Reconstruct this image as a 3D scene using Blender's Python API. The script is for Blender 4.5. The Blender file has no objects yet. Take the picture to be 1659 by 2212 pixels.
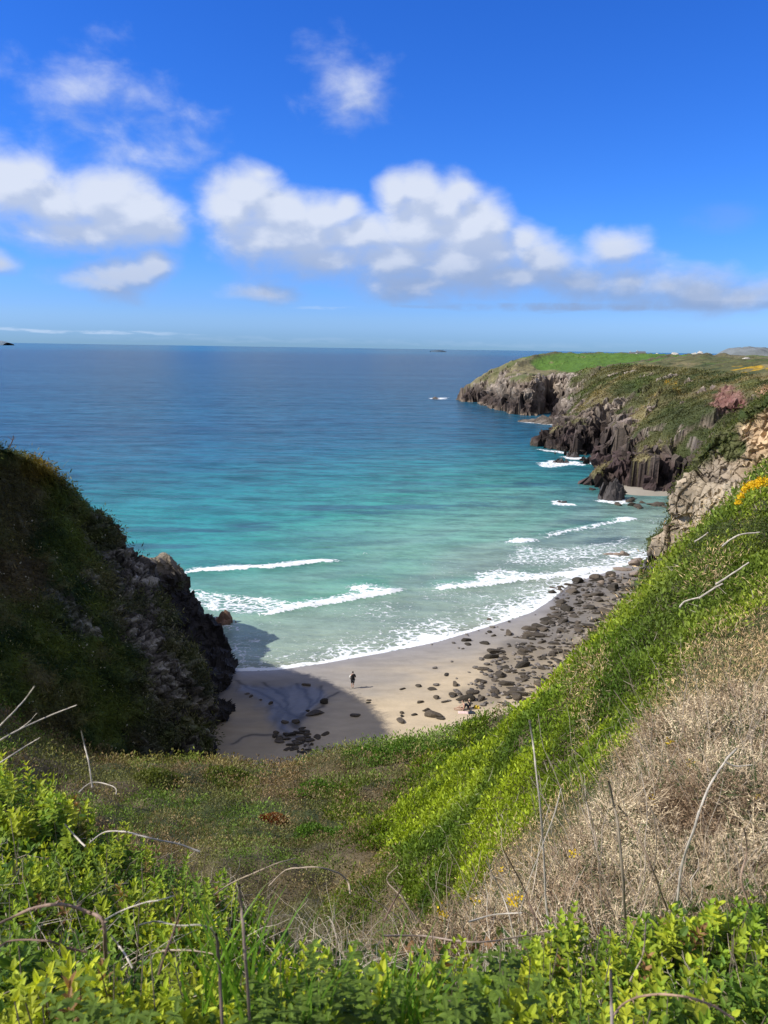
import bpy, math, random
import numpy as np
from mathutils import Vector, Matrix
R = math.radians
rng = np.random.default_rng(7)
random.seed(7)
scene = bpy.context.scene

# ------------------------------------------------------------ camera
F = 1635.0; CX, CY = 829.5, 1106.0          # focal length and centre in units of a 1659 x 2212 picture
EYE = np.array([0.0, 0.0, 34.0])
PITCH = R(12.22); ROLL = R(0.88)
cam = bpy.data.cameras.new('camera'); camo = bpy.data.objects.new('camera', cam)
scene.collection.objects.link(camo); scene.camera = camo
cam.sensor_fit = 'VERTICAL'; cam.sensor_height = 24.0; cam.lens = 24.0 * F / 2212.0
cam.dof.use_dof = True; cam.dof.focus_distance = 22.0; cam.dof.aperture_fstop = 5.2
cam.clip_start = 0.05; cam.clip_end = 90000
MROT = Matrix.Rotation(R(90) - PITCH, 3, 'X') @ Matrix.Rotation(ROLL, 3, 'Z')
camo.matrix_world = Matrix.Translation(Vector(EYE)) @ MROT.to_4x4()
MR = np.array(MROT)

# ------------------------------------------------------------ sun, sky, exposure
SUN_EL = R(41); SUN_AZ = R(-100)            # azimuth clockwise from +Y
sdir = Vector((math.sin(SUN_AZ)*math.cos(SUN_EL), math.cos(SUN_AZ)*math.cos(SUN_EL), math.sin(SUN_EL)))
sl = bpy.data.lights.new('sun', 'SUN'); sl.energy = 4.7; sl.angle = R(0.5); sl.color = (1.0, 0.95, 0.87)
so = bpy.data.objects.new('sun', sl); scene.collection.objects.link(so)
so.rotation_euler = (-sdir).to_track_quat('-Z', 'Y').to_euler(); so.location = (-60, -10, 80)
scene.view_settings.view_transform = 'Standard'; scene.view_settings.look = 'None'
scene.view_settings.exposure = 0.25; scene.view_settings.gamma = 1.0
scene.cycles.max_bounces = 5; scene.cycles.diffuse_bounces = 2; scene.cycles.glossy_bounces = 2
scene.cycles.transmission_bounces = 2; scene.cycles.transparent_max_bounces = 6
scene.cycles.use_denoising = True

def ray(u, v):
    u = np.asarray(u, float); v = np.asarray(v, float)
    c = np.stack([(u-CX)/F, -(v-CY)/F, -np.ones_like(u)], -1)
    return c @ MR.T
def P(u, v, Y):
    """point seen at (u,v) that lies Y metres ahead of the camera"""
    d = ray(u, v); return EYE + d * (Y / d[..., 1])[..., None] if np.ndim(d) > 1 else EYE + d * (Y / d[1])
def G(u, v, z=0.0):
    d = ray(u, v); t = (z-EYE[2])/d[..., 2]
    return EYE + d * np.asarray(t)[..., None]
def proj(p):
    c = (p-EYE) @ MR
    w = np.where(c[..., 2] < -1e-3, -c[..., 2], 1e-3)
    ok = c[..., 2] < -1e-3
    return np.where(ok, CX + F*c[..., 0]/w, -9999), np.where(ok, CY - F*c[..., 1]/w, -9999)

class NT:
    """small helper for node trees"""
    def __init__(s, nt): s.nt = nt; nt.nodes.clear()
    def n(s, t, **kw):
        nd = s.nt.nodes.new(t)
        for k, v in kw.items():
            if k.startswith('i_'):
                k = k[2:]; k = int(k) if k.isdigit() else k.replace('_', ' ')
                s.set(nd.inputs[k], v)
            else: setattr(nd, k, v)
        return nd
    def set(s, sock, v):
        if isinstance(v, bpy.types.NodeSocket): s.nt.links.new(v, sock)
        else: sock.default_value = v
    def math(s, op, a, b=0.0, c=0.0, clamp=False):
        nd = s.nt.nodes.new('ShaderNodeMath'); nd.operation = op; nd.use_clamp = clamp
        for i, x in enumerate((a, b, c)): s.set(nd.inputs[i], x)
        return nd.outputs[0]
    def vec(s, op, a, b=(0, 0, 0), c=(0, 0, 0)):
        nd = s.nt.nodes.new('ShaderNodeVectorMath'); nd.operation = op
        s.set(nd.inputs[0], a); s.set(nd.inputs[1], b)
        if op == 'MULTIPLY_ADD': s.set(nd.inputs[2], c)
        return nd.outputs[1] if op in ('LENGTH', 'DISTANCE', 'DOT_PRODUCT') else nd.outputs[0]
    def mix(s, f, a, b, mode='MIX'):
        nd = s.nt.nodes.new('ShaderNodeMix'); nd.data_type = 'RGBA'; nd.blend_type = mode
        s.set(nd.inputs[0], f); s.set(nd.inputs[6], a); s.set(nd.inputs[7], b)
        return nd.outputs[2]
    def ramp(s, f, pts, interp='LINEAR'):
        nd = s.nt.nodes.new('ShaderNodeValToRGB'); s.nt.links.new(f, nd.inputs[0]); cr = nd.color_ramp
        cr.interpolation = interp
        while len(cr.elements) < len(pts): cr.elements.new(0.5)
        for e, (p, c) in zip(cr.elements, pts):
            e.position = p; e.color = c if len(c) == 4 else (*c, 1)
        return nd.outputs[0]
    def smooth(s, x, lo, hi, a=0.0, b=1.0):
        nd = s.nt.nodes.new('ShaderNodeMapRange'); nd.interpolation_type = 'SMOOTHSTEP'
        s.set(nd.inputs[0], x); nd.inputs[1].default_value = lo; nd.inputs[2].default_value = hi
        nd.inputs[3].default_value = a; nd.inputs[4].default_value = b
        return nd.outputs[0]
    def noise(s, vec, scale, detail=4, rough=.5, dist=0.0, color=False):
        nd = s.n('ShaderNodeTexNoise', i_Scale=scale, i_Detail=detail, i_Roughness=rough, i_Distortion=dist)
        s.nt.links.new(vec, nd.inputs['Vector']); return nd.outputs[1 if color else 0]

# sky: Nishita air with procedural clouds laid out by compass direction and height
world = bpy.data.worlds.new('World'); scene.world = world; world.use_nodes = True
w = NT(world.node_tree)
tc = w.n('ShaderNodeTexCoord')
sky = w.n('ShaderNodeTexSky'); sky.sky_type = 'NISHITA'; sky.sun_disc = False
sky.sun_elevation = SUN_EL; sky.sun_rotation = SUN_AZ; sky.air_density = 1.0; sky.dust_density = 0.0; sky.ozone_density = 1.0
sep = w.n('ShaderNodeSeparateXYZ'); w.nt.links.new(tc.outputs['Generated'], sep.inputs[0])
az = w.math('ARCTAN2', sep.outputs[0], sep.outputs[1])
el = w.math('ARCSINE', sep.outputs[2])
cb = w.n('ShaderNodeCombineXYZ', i_0=az, i_1=el, i_2=0.0)
def azel(u, v):
    d = ray(u, v); d = d/np.linalg.norm(d); return math.atan2(d[0], d[1]), math.asin(d[2])
# (u, v, radius across, radius up, strength)
BLOBS = [(20,405,60,55,1),(60,365,45,35,.8),(120,430,110,55,1),(235,420,110,55,1),(290,460,110,55,1),(190,490,150,45,.8),(340,500,60,40,.8),
 (190,180,110,34,.26),(230,150,50,26,.2),(375,305,60,60,.36),(310,330,110,45,.3),(90,290,60,28,.1),(250,270,60,40,.18),
 (735,160,58,60,.36),(765,190,52,60,.32),(755,235,45,30,.25),
 (265,580,80,30,.8),(325,572,45,26,.75),(230,605,90,25,.5),(0,560,34,24,.9),
 (530,420,70,60,1),(560,380,40,28,.7),(500,460,60,60,1),(600,470,90,60,1),(690,470,80,50,.95),(740,455,45,38,.8),(640,520,130,50,1),(780,510,110,50,1),
 (860,420,45,42,.9),(905,410,50,42,1),(985,410,42,36,.9),(940,450,90,60,1),(900,500,110,60,1),(1010,490,90,60,1),(1060,500,60,45,.9),(1130,520,60,42,.9),
 (1160,560,80,50,.9),(860,570,130,45,.9),(1000,580,150,50,.9),(1100,600,150,38,.8),(1230,610,110,32,.6),(700,570,140,42,.75),(900,615,170,34,.75),(1010,560,150,60,.9),(560,520,90,50,.8),
 (1330,545,62,40,.85),(1360,600,120,35,.6),(1450,620,110,35,.6),(1520,632,70,26,.7),(1600,640,110,28,.7),
 (580,630,66,18,.42),(860,636,45,16,.35)]
DBL = [(1400,636,270,34,.6),(1000,600,200,30,.3),(1250,663,330,10,.9),(1500,658,250,14,.7),(580,632,70,18,.6),(860,638,50,18,.6),(1430,625,180,40,.6),(1250,615,120,35,.5),(900,662,60,5,.6),(1560,470,70,28,.22)]
HOR = [(160,716,230,4.0,.7),(600,734,430,6,.12),(1080,744,300,6,.12),(700,664,60,3,.3)]
def density_group():
    g = bpy.data.node_groups.new('cloud_density', 'ShaderNodeTree')
    g.interface.new_socket('P', in_out='INPUT', socket_type='NodeSocketVector')
    g.interface.new_socket('D', in_out='OUTPUT', socket_type='NodeSocketFloat')
    h = NT(g); gi = h.n('NodeGroupInput'); go = h.n('NodeGroupOutput')
    p = gi.outputs[0]
    wn = h.noise(p, 9.0, 3, .5, 0, True)
    wv = h.vec('MULTIPLY_ADD', wn, (.05, .05, 0), (-.025, -.025, 0)); p2 = h.vec('ADD', p, wv)
    acc = None
    for (u, v, ru, rv, s_) in BLOBS:
        a, e = azel(u, v); su, sv = F/(ru*1.25), F/(rv*1.25)
        q = h.vec('MULTIPLY_ADD', p2, (su, sv, 0), (-a*su, -e*sv, 0))
        l = h.vec('LENGTH', q)
        t = h.math('MULTIPLY_ADD', l, -s_, s_)
        acc = t if acc is None else h.n('ShaderNodeMath', operation='SMOOTH_MAX', i_0=acc, i_1=t, i_2=.18).outputs[0]
    st = h.vec('MULTIPLY', p, (.85, 1.4, 1))
    n1 = h.noise(st, 17.0, 9, .57, .2)
    n2 = h.noise(st, 5.0, 3, .5, .2)
    nn = h.math('MULTIPLY_ADD', n1, 1.0, -.52); mm = h.math('MULTIPLY_ADD', n2, .4, -.2)
    d = h.math('ADD', h.math('ADD', acc, nn), mm)
    g.links.new(d, go.inputs[0]); return g
dg = density_group()
def dens(p):
    nd = w.n('ShaderNodeGroup'); nd.node_tree = dg; w.nt.links.new(p, nd.inputs[0]); return nd.outputs[0]
d0 = dens(cb.outputs[0])
offs = w.vec('ADD', cb.outputs[0], (-.012, .022, 0)); d1 = dens(offs)
alpha = w.smooth(d0, -.14, .66)
lit = w.smooth(w.math('SUBTRACT', d0, d1), -.16, .30)
thick = w.smooth(d0, .15, .85)
lowdark = w.smooth(el, azel(830, 640)[1], azel(830, 470)[1])
l2 = w.math('MULTIPLY_ADD', lit, .52, w.math('MULTIPLY', lowdark, .48))
l3 = w.math('MULTIPLY', l2, 1.0, 0, True)
ccol = w.mix(l3, (2.35, 3.2, 5.1, 1), (5.7, 6.15, 7.1, 1))
hs = w.n('ShaderNodeHueSaturation', i_Hue=.5, i_Saturation=1.3, i_Value=1.0, i_Fac=1.0); w.nt.links.new(sky.outputs[0], hs.inputs['Color'])
tint = w.mix(w.smooth(el, -.005, .04), (.20, .44, 1.36, 1), w.mix(w.smooth(el, 0.02, .16), (.33, .55, 1.30, 1), (.30, .64, 1.38, 1)))
skyc = w.mix(1.0, hs.outputs[0], tint, 'MULTIPLY')
def streaks(lst):
    acc = None
    warp = w.vec('MULTIPLY_ADD', w.noise(w.vec('MULTIPLY', cb.outputs[0], (1, 6, 1)), 14., 5, .6, 0, True), (.03, .012, 0), (-.015, -.006, 0))
    pp = w.vec('ADD', cb.outputs[0], warp)
    for (u, v, ru, rv, s_) in lst:
        a, e = azel(u, v); su, sv = F/(ru*1.3), F/(rv*1.3)
        l = w.vec('LENGTH', w.vec('MULTIPLY_ADD', pp, (su, sv, 0), (-a*su, -e*sv, 0)))
        t = w.smooth(l, 0.25, 1.0, s_, 0.0)
        acc = t if acc is None else w.math('MAXIMUM', acc, t)
    return acc
dk = w.math('MULTIPLY', streaks(DBL), w.smooth(w.noise(cb.outputs[0], 14., 6, .6), .3, .62), 0, True)
hz = w.math('MULTIPLY', streaks(HOR), w.smooth(w.noise(w.vec('MULTIPLY', cb.outputs[0], (1, 5, 1)), 30., 5, .6), .35, .6), 0, True)
c1 = w.mix(w.math('MULTIPLY', alpha, .94), skyc, ccol)
c2 = w.mix(dk, c1, (2.1, 3.0, 4.9, 1))
c3 = w.mix(hz, c2, (4.2, 5.4, 7.2, 1))
sy = w.math('MULTIPLY', sep.outputs[1], -1.0)
fill_veil = w.math('MAXIMUM', w.smooth(el, R(30), R(50)), w.smooth(sy, .15, .5))
fill_veil = w.math('MULTIPLY', fill_veil, w.smooth(w.noise(tc.outputs['Generated'], 3.5, 4, .55), .30, .55))
c3 = w.mix(w.math('MULTIPLY', fill_veil, .9), c3, (4.4, 4.4, 4.5, 1))      # unseen broken cloud overhead and behind the viewpoint, added as neutral fill light
bg = w.n('ShaderNodeBackground', i_Strength=0.11); w.nt.links.new(c3, bg.inputs[0])
wo = w.n('ShaderNodeOutputWorld'); w.nt.links.new(bg.outputs[0], wo.inputs[0])

# ------------------------------------------------------------ numpy noise and geometry helpers
def hsh(ix, iy, iz, s=0):
    h = (ix.astype(np.int64)*374761393 + iy.astype(np.int64)*668265263 + iz.astype(np.int64)*2147483647 + s*1274126177) & 0xffffffff
    h = ((h ^ (h >> 13))*1274126177) & 0xffffffff
    h = ((h ^ (h >> 16))*2246822519) & 0xffffffff
    return ((h ^ (h >> 15)) & 0xffffff)/float(0xffffff)
def vnoise(p, s=0):
    i = np.floor(p); f = p-i; f = f*f*(3-2*f); i = i.astype(np.int64); r = 0
    for dx in (0, 1):
        for dy in (0, 1):
            for dz in (0, 1):
                wgt = (f[..., 0] if dx else 1-f[..., 0])*(f[..., 1] if dy else 1-f[..., 1])*(f[..., 2] if dz else 1-f[..., 2])
                r = r + wgt*hsh(i[..., 0]+dx, i[..., 1]+dy, i[..., 2]+dz, s)
    return r
def fbm(p, scale, octv=4, s=0, rough=.5):
    """about -1 .. 1"""
    p = np.asarray(p)/scale; a = 1; t = 0; r = 0
    for o in range(octv):
        r = r + a*(vnoise(p*(2.03**o)+17.3*o, s+o)*2-1); t += a; a *= rough
    return r/t*1.6
def ridged(p, scale, octv=4, s=0):
    p = np.asarray(p)/scale; a = 1; t = 0; r = 0
    for o in range(octv):
        r = r + a*(1-np.abs(vnoise(p*(2.03**o)+9.1*o, s+o)*2-1)*2); t += a; a *= .5
    return r/t
def cells(p, scale, s=0, tilt=.6, stretch=(1, 1, 1), skew=None):
    """blocky broken rock: piecewise tilted facets, plus the distance to the crack between blocks"""
    q = np.asarray(p)
    if skew is not None: q = q @ np.asarray(skew).T
    q = q/(scale*np.asarray(stretch)); i = np.floor(q).astype(np.int64)
    b1 = np.full(q.shape[:-1], 9.); b2 = b1.copy(); val = np.zeros(q.shape[:-1])
    for dx in (-1, 0, 1):
        for dy in (-1, 0, 1):
            for dz in (-1, 0, 1):
                c = i + np.array([dx, dy, dz]); h = [hsh(c[..., 0], c[..., 1], c[..., 2], s+k) for k in range(7)]
                fp = c + np.stack(h[:3], -1); d = q-fp; dd = np.sqrt((d*d).sum(-1))
                v = h[3]*2-1 + tilt*2*((h[4]*2-1)*d[..., 0] + (h[5]*2-1)*d[..., 1] + (h[6]*2-1)*d[..., 2])
                near = dd < b1
                b2 = np.where(near, b1, np.minimum(b2, dd)); val = np.where(near, v, val); b1 = np.where(near, dd, b1)
    return val, b2-b1
def sstep(x, a, b):
    t = np.clip((x-a)/(b-a), 0, 1); return t*t*(3-2*t)
def lerp(a, b, t):
    t = np.asarray(t, float)[..., None]; return np.asarray(a) + (np.asarray(b)-np.asarray(a))*t
def col(*c): return np.array(c, float)

def mounds(x, y, sc, seed=0):
    """rounded bushy swellings, 0 .. 1"""
    qx, qy = np.asarray(x)/sc, np.asarray(y)/sc; ix, iy = np.floor(qx).astype(np.int64), np.floor(qy).astype(np.int64); b = np.zeros(np.shape(qx))
    for dx in (-1, 0, 1):
        for dy in (-1, 0, 1):
            cx, cy = ix+dx, iy+dy; z0 = cx*0; fx, fy, r_ = hsh(cx, cy, z0, seed), hsh(cx, cy, z0, seed+1), .55+.45*hsh(cx, cy, z0, seed+2)
            d = np.hypot(qx-cx-fx, qy-cy-fy)/r_; b = np.maximum(b, r_*np.sqrt(np.clip(1-d*d, 0, 1)))
    return b
def tps(pts, vals, lam=0.0):
    pts = np.asarray(pts, float); n = len(pts)
    def U(r2): return np.where(r2 > 1e-12, r2*np.log(r2+1e-12), 0)
    K = U(((pts[:, None]-pts[None])**2).sum(-1)) + lam*np.eye(n)
    A = np.zeros((n+3, n+3)); A[:n, :n] = K; A[:n, n] = 1; A[:n, n+1:] = pts; A[n, :n] = 1; A[n+1:, :n] = pts.T
    sol = np.linalg.solve(A, np.concatenate([vals, [0, 0, 0]]))
    def f(x, y):
        x = np.asarray(x, float); y = np.asarray(y, float); r = sol[n] + sol[n+1]*x + sol[n+2]*y
        for k in range(n): r = r + sol[k]*U((x-pts[k, 0])**2 + (y-pts[k, 1])**2)
        return r
    return f
def seg_dist(x, y, poly, closed=False):
    """distance to a polyline in the ground plane, with the running position along it"""
    poly = np.asarray(poly, float)[:, :2]
    if closed: poly = np.vstack([poly, poly[:1]])
    best = np.full(np.shape(x), 1e9); along = np.zeros(np.shape(x)); side = np.zeros(np.shape(x)); acc = 0
    for a, b in zip(poly[:-1], poly[1:]):
        d = b-a; L = math.hypot(*d)+1e-9
        t = np.clip(((x-a[0])*d[0]+(y-a[1])*d[1])/L**2, 0, 1)
        ex, ey = x-a[0]-t*d[0], y-a[1]-t*d[1]; dd = np.hypot(ex, ey); m = dd < best
        best = np.where(m, dd, best); along = np.where(m, acc+t*L, along)
        side = np.where(m, d[0]*(y-a[1])-d[1]*(x-a[0]), side); acc += L
    return best, along, side
def inside(x, y, poly):
    poly = np.asarray(poly, float)[:, :2]; r = np.zeros(np.shape(x), bool)
    for a, b in zip(poly, np.roll(poly, -1, 0)):
        c = ((a[1] > y) != (b[1] > y)) & (x < (b[0]-a[0])*(y-a[1])/(b[1]-a[1]+1e-12)+a[0]); r ^= c
    return r

def make_mesh(name, verts, faces, mat, cols=None, smooth=True, parent=None, attrs=None, k=None):
    """faces: one array (M,k) or a list of such arrays"""
    me = bpy.data.meshes.new(name); fl = faces if isinstance(faces, list) else [faces]
    fl = [np.asarray(f) for f in fl if len(f)]
    nv = len(verts); me.vertices.add(nv); me.vertices.foreach_set('co', np.asarray(verts, np.float32).ravel())
    tot = np.concatenate([np.full(len(f), f.shape[1]) for f in fl]).astype(np.int32)
    idx = np.concatenate([f.ravel() for f in fl]).astype(np.int32)
    me.loops.add(len(idx)); me.loops.foreach_set('vertex_index', idx)
    me.polygons.add(len(tot)); st = np.concatenate([[0], np.cumsum(tot)[:-1]]).astype(np.int32)
    me.polygons.foreach_set('loop_start', st); me.polygons.foreach_set('loop_total', tot)
    me.polygons.foreach_set('use_smooth', np.full(len(tot), bool(smooth)))
    me.update(calc_edges=True)
    if cols is not None:
        a = me.color_attributes.new('Col', 'FLOAT_COLOR', 'POINT')
        c = np.ones((nv, 4), np.float32); c[:, :3] = np.clip(cols, 0, 1); a.data.foreach_set('color', c.ravel())
    for an, av in (attrs or {}).items():
        a = me.attributes.new(an, 'FLOAT', 'POINT'); a.data.foreach_set('value', np.asarray(av, np.float32).ravel())
    me.materials.append(mat)
    o = bpy.data.objects.new(name, me); scene.collection.objects.link(o)
    if parent is not None: o.parent = parent
    return o
def gridfaces(nr, nc, flip=False):
    i = np.arange(nr*nc).reshape(nr, nc)
    f = np.stack([i[:-1, :-1], i[:-1, 1:], i[1:, 1:], i[1:, :-1]], -1).reshape(-1, 4)
    return f[:, ::-1] if flip else f
def gnormals(V):
    a = np.gradient(V, axis=0); b = np.gradient(V, axis=1); n = np.cross(b, a)
    return n/(np.linalg.norm(n, axis=-1, keepdims=True)+1e-9)
def catmull(C, t):
    n = len(C); t = np.clip(t, 0, n-1-1e-6); i = t.astype(int); f = (t-i)
    g = lambda k: C[np.clip(k, 0, n-1)]
    p0, p1, p2, p3 = g(i-1), g(i), g(i+1), g(i+2); f = f.reshape(-1, *([1]*(C.ndim-1)))
    return .5*((2*p1)+(-p0+p2)*f+(2*p0-5*p1+4*p2-p3)*f**2+(-p0+3*p1-3*p2+p3)*f**3)
def loft(C, nr, nc):
    C = np.asarray(C, float)
    A = catmull(C, np.linspace(0, C.shape[0]-1, nr)); B = catmull(np.swapaxes(A, 0, 1), np.linspace(0, C.shape[1]-1, nc))
    return np.swapaxes(B, 0, 1)
def tag(o, label=None, cat=None, group=None, kind=None):
    if label: o['label'] = label
    if cat: o['category'] = cat
    if group: o['group'] = group
    if kind: o['kind'] = kind
    return o
def empty(name, loc=(0, 0, 0)):
    o = bpy.data.objects.new(name, None); scene.collection.objects.link(o); o.location = loc; o.empty_display_size = .2; return o

# ------------------------------------------------------------ materials
def new_mat(name):
    m = bpy.data.materials.new(name); m.use_nodes = True; return m, NT(m.node_tree)
def finish(h, bsdf):
    o = h.n('ShaderNodeOutputMaterial'); h.nt.links.new(bsdf, o.inputs[0])
def leaf_mat(name, trans=.35, gloss=.25, rough=.45):
    m, h = new_mat(name); at = h.n('ShaderNodeAttribute', attribute_name='Col')
    b = h.n('ShaderNodeBsdfPrincipled', i_Roughness=rough); h.set(b.inputs['Specular IOR Level'], gloss); h.set(b.inputs['Base Color'], at.outputs[0])
    if trans > 0:
        t = h.n('ShaderNodeBsdfTranslucent'); tcx = h.mix(1.0, at.outputs[0], (1.25, 1.2, .5, 1), 'MULTIPLY'); h.set(t.inputs[0], tcx)
        mx = h.n('ShaderNodeMixShader'); h.set(mx.inputs[0], trans); h.nt.links.new(b.outputs[0], mx.inputs[1]); h.nt.links.new(t.outputs[0], mx.inputs[2])
        finish(h, mx.outputs[0])
    else: finish(h, b.outputs[0])
    return m
def earth_mat(name, nscale=1.2, bump=.6, bscale=2.0, rough=.9, contrast=.45, cracks=0.0, cscale=.6):
    """vertex colour broken up by world-space noise, with bump"""
    m, h = new_mat(name); at = h.n('ShaderNodeAttribute', attribute_name='Col'); tcx = h.n('ShaderNodeTexCoord'); p = tcx.outputs['Object']
    n1 = h.noise(p, nscale, 8, .65); n2 = h.noise(p, nscale*.17, 4, .6)
    k = h.math('MULTIPLY_ADD', n1, contrast*2, 1-contrast); k2 = h.math('MULTIPLY_ADD', n2, contrast, 1-contrast*.5)
    kk = h.math('MULTIPLY', k, k2)
    hgt = h.noise(p, bscale, 8, .65)
    if cracks:
        dv = h.vec('ADD', p, h.vec('MULTIPLY', h.noise(p, cscale*1.5, 3, .5, 0, True), (1.2, 1.2, 1.2)))
        vo = h.n('ShaderNodeTexVoronoi', feature='DISTANCE_TO_EDGE', i_Scale=cscale); h.nt.links.new(h.vec('MULTIPLY', dv, (1, 1, 1.7)), vo.inputs['Vector'])
        ck = h.smooth(vo.outputs[0], 0, .05); kk = h.math('MULTIPLY', kk, h.math('MULTIPLY_ADD', ck, cracks, 1-cracks))
        vo2 = h.n('ShaderNodeTexVoronoi', feature='F1', i_Scale=cscale*2.3); h.nt.links.new(dv, vo2.inputs['Vector'])
        hgt = h.math('ADD', h.math('MULTIPLY', hgt, .6), h.math('ADD', h.math('MULTIPLY', ck, .25), h.math('MULTIPLY', vo2.outputs[0], .35)))
    cc = h.vec('SCALE', at.outputs[0]); cc.node.inputs['Scale'].default_value = 1; h.nt.links.new(kk, cc.node.inputs['Scale'])
    b = h.n('ShaderNodeBsdfPrincipled', i_Roughness=rough); h.set(b.inputs['Specular IOR Level'], .25); h.set(b.inputs['Base Color'], cc)
    bp = h.n('ShaderNodeBump', i_Strength=bump, i_Distance=.5/bscale); h.nt.links.new(hgt, bp.inputs['Height']); h.nt.links.new(bp.outputs[0], b.inputs['Normal'])
    finish(h, b.outputs[0]); return m
def flat_mat(name, c, rough=.8, spec=.3, var=.25, vs=8.0):
    m, h = new_mat(name); tcx = h.n('ShaderNodeTexCoord'); n = h.noise(tcx.outputs['Object'], vs, 4, .6)
    cc = h.mix(n, tuple(x*(1-var) for x in c)+(1,), tuple(min(1, x*(1+var)) for x in c)+(1,))
    b = h.n('ShaderNodeBsdfPrincipled', i_Roughness=rough); h.set(b.inputs['Specular IOR Level'], spec); h.set(b.inputs['Base Color'], cc); finish(h, b.outputs[0]); return m
# ------------------------------------------------------------ the waterline, beach and sea
SHORE_UV = [(300,1478),(420,1462),(500,1450),(560,1449),(600,1447),(650,1440),(700,1433),(760,1422),(830,1410),(890,1398),(950,1385),(1010,1367),(1060,1352),(1110,1336),(1150,1322),(1190,1296),(1230,1262),(1300,1238),(1350,1222),(1385,1212)]
SHORE = np.array([G(u, v, 0.0)[:2] for u, v in SHORE_UV])
SHORE = np.vstack([SHORE, SHORE[-1]+[25, 25]])
def shore_sd(x, y):
    d, al, sd = seg_dist(x, y, SHORE); return np.where(sd > 0, d, -d), al      # + is out to sea
COVE_UV = [(1330,1082),(1360,1074),(1395,1070),(1440,1068),(1500,1064)]
def beach_h(x, y):
    s, _ = shore_sd(x, y); land = np.maximum(-s, 0)
    p = np.stack([x, y, np.zeros_like(x)], -1)
    h = np.where(s > 0, -s*.06, land*.028) + .05*fbm(p, 9, 3, 5)*sstep(land, 1, 6) 
    return h
bx = np.concatenate([np.linspace(-46, -21, 50), np.arange(-20.8, 12, .16), np.linspace(12.3, 62, 120)]); by = np.concatenate([np.arange(40, 82, .16), np.linspace(82.4, 135, 110)])
BX, BY = np.meshgrid(bx, by); BZ = beach_h(BX, BY)
bv = np.stack([BX, BY, BZ], -1)
sd_b, _ = shore_sd(BX, BY); land = -sd_b
pu, pv = proj(bv)
dry = col(.49, .40, .275); damp = col(.33, .29, .235); wet = col(.205, .19, .175)
n = fbm(bv*[1, 2.2, 1], 7, 4, 11)
t = sstep(land + 2.0*n, 1, 10)
bc = lerp(wet*1.35, lerp(damp, dry, sstep(land+4*n, 4, 13)), t)
FIELD = [(1185,1262),(1240,1250),(1300,1240),(1385,1232),(1394,1262),(1330,1330),(1262,1402),(1160,1510),(1085,1535),(1010,1532),(968,1500),(1030,1465),(1058,1412),(1120,1368),(1180,1332),(1200,1300)]
# stream fan of wet sand crossing the beach
fan = [(640,1600),(640,1560),(600,1530),(560,1500)]
STREAMS = [[(660,1625),(655,1585),(650,1555),(610,1535),(560,1505),(535,1480),(520,1455)], [(650,1560),(665,1530),(650,1500),(640,1470)], [(650,1560),(700,1525),(740,1490)], [(610,1535),(590,1490),(575,1460)], [(655,1585),(590,1590),(540,1600),(505,1615)],[(665,1530),(690,1500),(690,1470)]]
wetm = np.zeros_like(BX); dark = np.zeros_like(BX)
wobx = BX + 1.3*fbm(bv, 4, 4, 3); woby = BY + 1.8*fbm(bv, 5, 4, 4)
for k, s_ in enumerate(STREAMS):
    pl = np.array([G(u, v, .5)[:2] for u, v in s_]); d, al, _ = seg_dist(wobx, woby, pl)
    wetm = np.maximum(wetm, np.exp(-(d/(1.6 if k < 4 else .8))**2)); dark = np.maximum(dark, np.exp(-(d/.24)**2))
fanpoly = [G(u, v, .5)[:2] for u, v in [(500,1470),(620,1462),(720,1470),(745,1500),(700,1540),(650,1600),(590,1610),(560,1560),(490,1500)]]
fi = inside(wobx, woby, fanpoly)
fd, _, _ = seg_dist(wobx, woby, fanpoly, True)
fm = np.where(fi, sstep(fd, 0, 2.4), 0)
streak = sstep(np.abs(fbm(np.stack([wobx*1.2, woby*.35, wobx*0], -1), 1.6, 3, 21)), .0, .35)
wetness = np.clip(fm*(.75+.25*streak) + .3*wetm + sstep(-land, -3.2, .3), 0, 1)
bc = lerp(bc, lerp(wet*.95, wet*.62, 1-streak), np.clip(fm*1.0+.25*wetm, 0, 1))
bc = lerp(bc, wet*.30, .8*dark)
sand_shade = sstep(BX+1.5*fbm(bv, 5, 3, 14), -5, -11)*sstep(land, 1, 5); bc = bc*(1-.28*sand_shade)[..., None]  # deepens the cliff's shade by darkening the sand colour on the left
fdm, _, _ = seg_dist(BX, BY, [G(u, v, .3)[:2] for u, v in FIELD], True); fin = inside(BX, BY, [G(u, v, .3)[:2] for u, v in FIELD])
gmask = sstep(np.where(fin, fdm, -fdm)+1.6*fbm(bv, 3, 4, 88), -.5, 2.0); bc = lerp(bc, col(.065, .058, .048), .5*gmask); wetness = np.maximum(wetness, .4*gmask)
bc = bc*(1+.10*fbm(bv*[1, 3, 1], 2.0, 4, 31)[..., None])
mb, h = new_mat('sand')
at = h.n('ShaderNodeAttribute', attribute_name='Col'); aw = h.n('ShaderNodeAttribute', attribute_name='wet'); tcx = h.n('ShaderNodeTexCoord'); p_ = tcx.outputs['Object']
n1 = h.noise(h.vec('MULTIPLY', p_, (1, 2, 1)), .9, 8, .7); k = h.math('MULTIPLY_ADD', n1, .35, .83)
cc = h.vec('SCALE', at.outputs[0]); h.nt.links.new(k, cc.node.inputs['Scale'])
b = h.n('ShaderNodeBsdfPrincipled'); h.set(b.inputs['Base Color'], cc); h.set(b.inputs['Roughness'], h.math('MULTIPLY_ADD', aw.outputs['Fac'], -.5, .95)); h.set(b.inputs['Specular IOR Level'], h.math('MULTIPLY_ADD', aw.outputs['Fac'], .35, .1))
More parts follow.
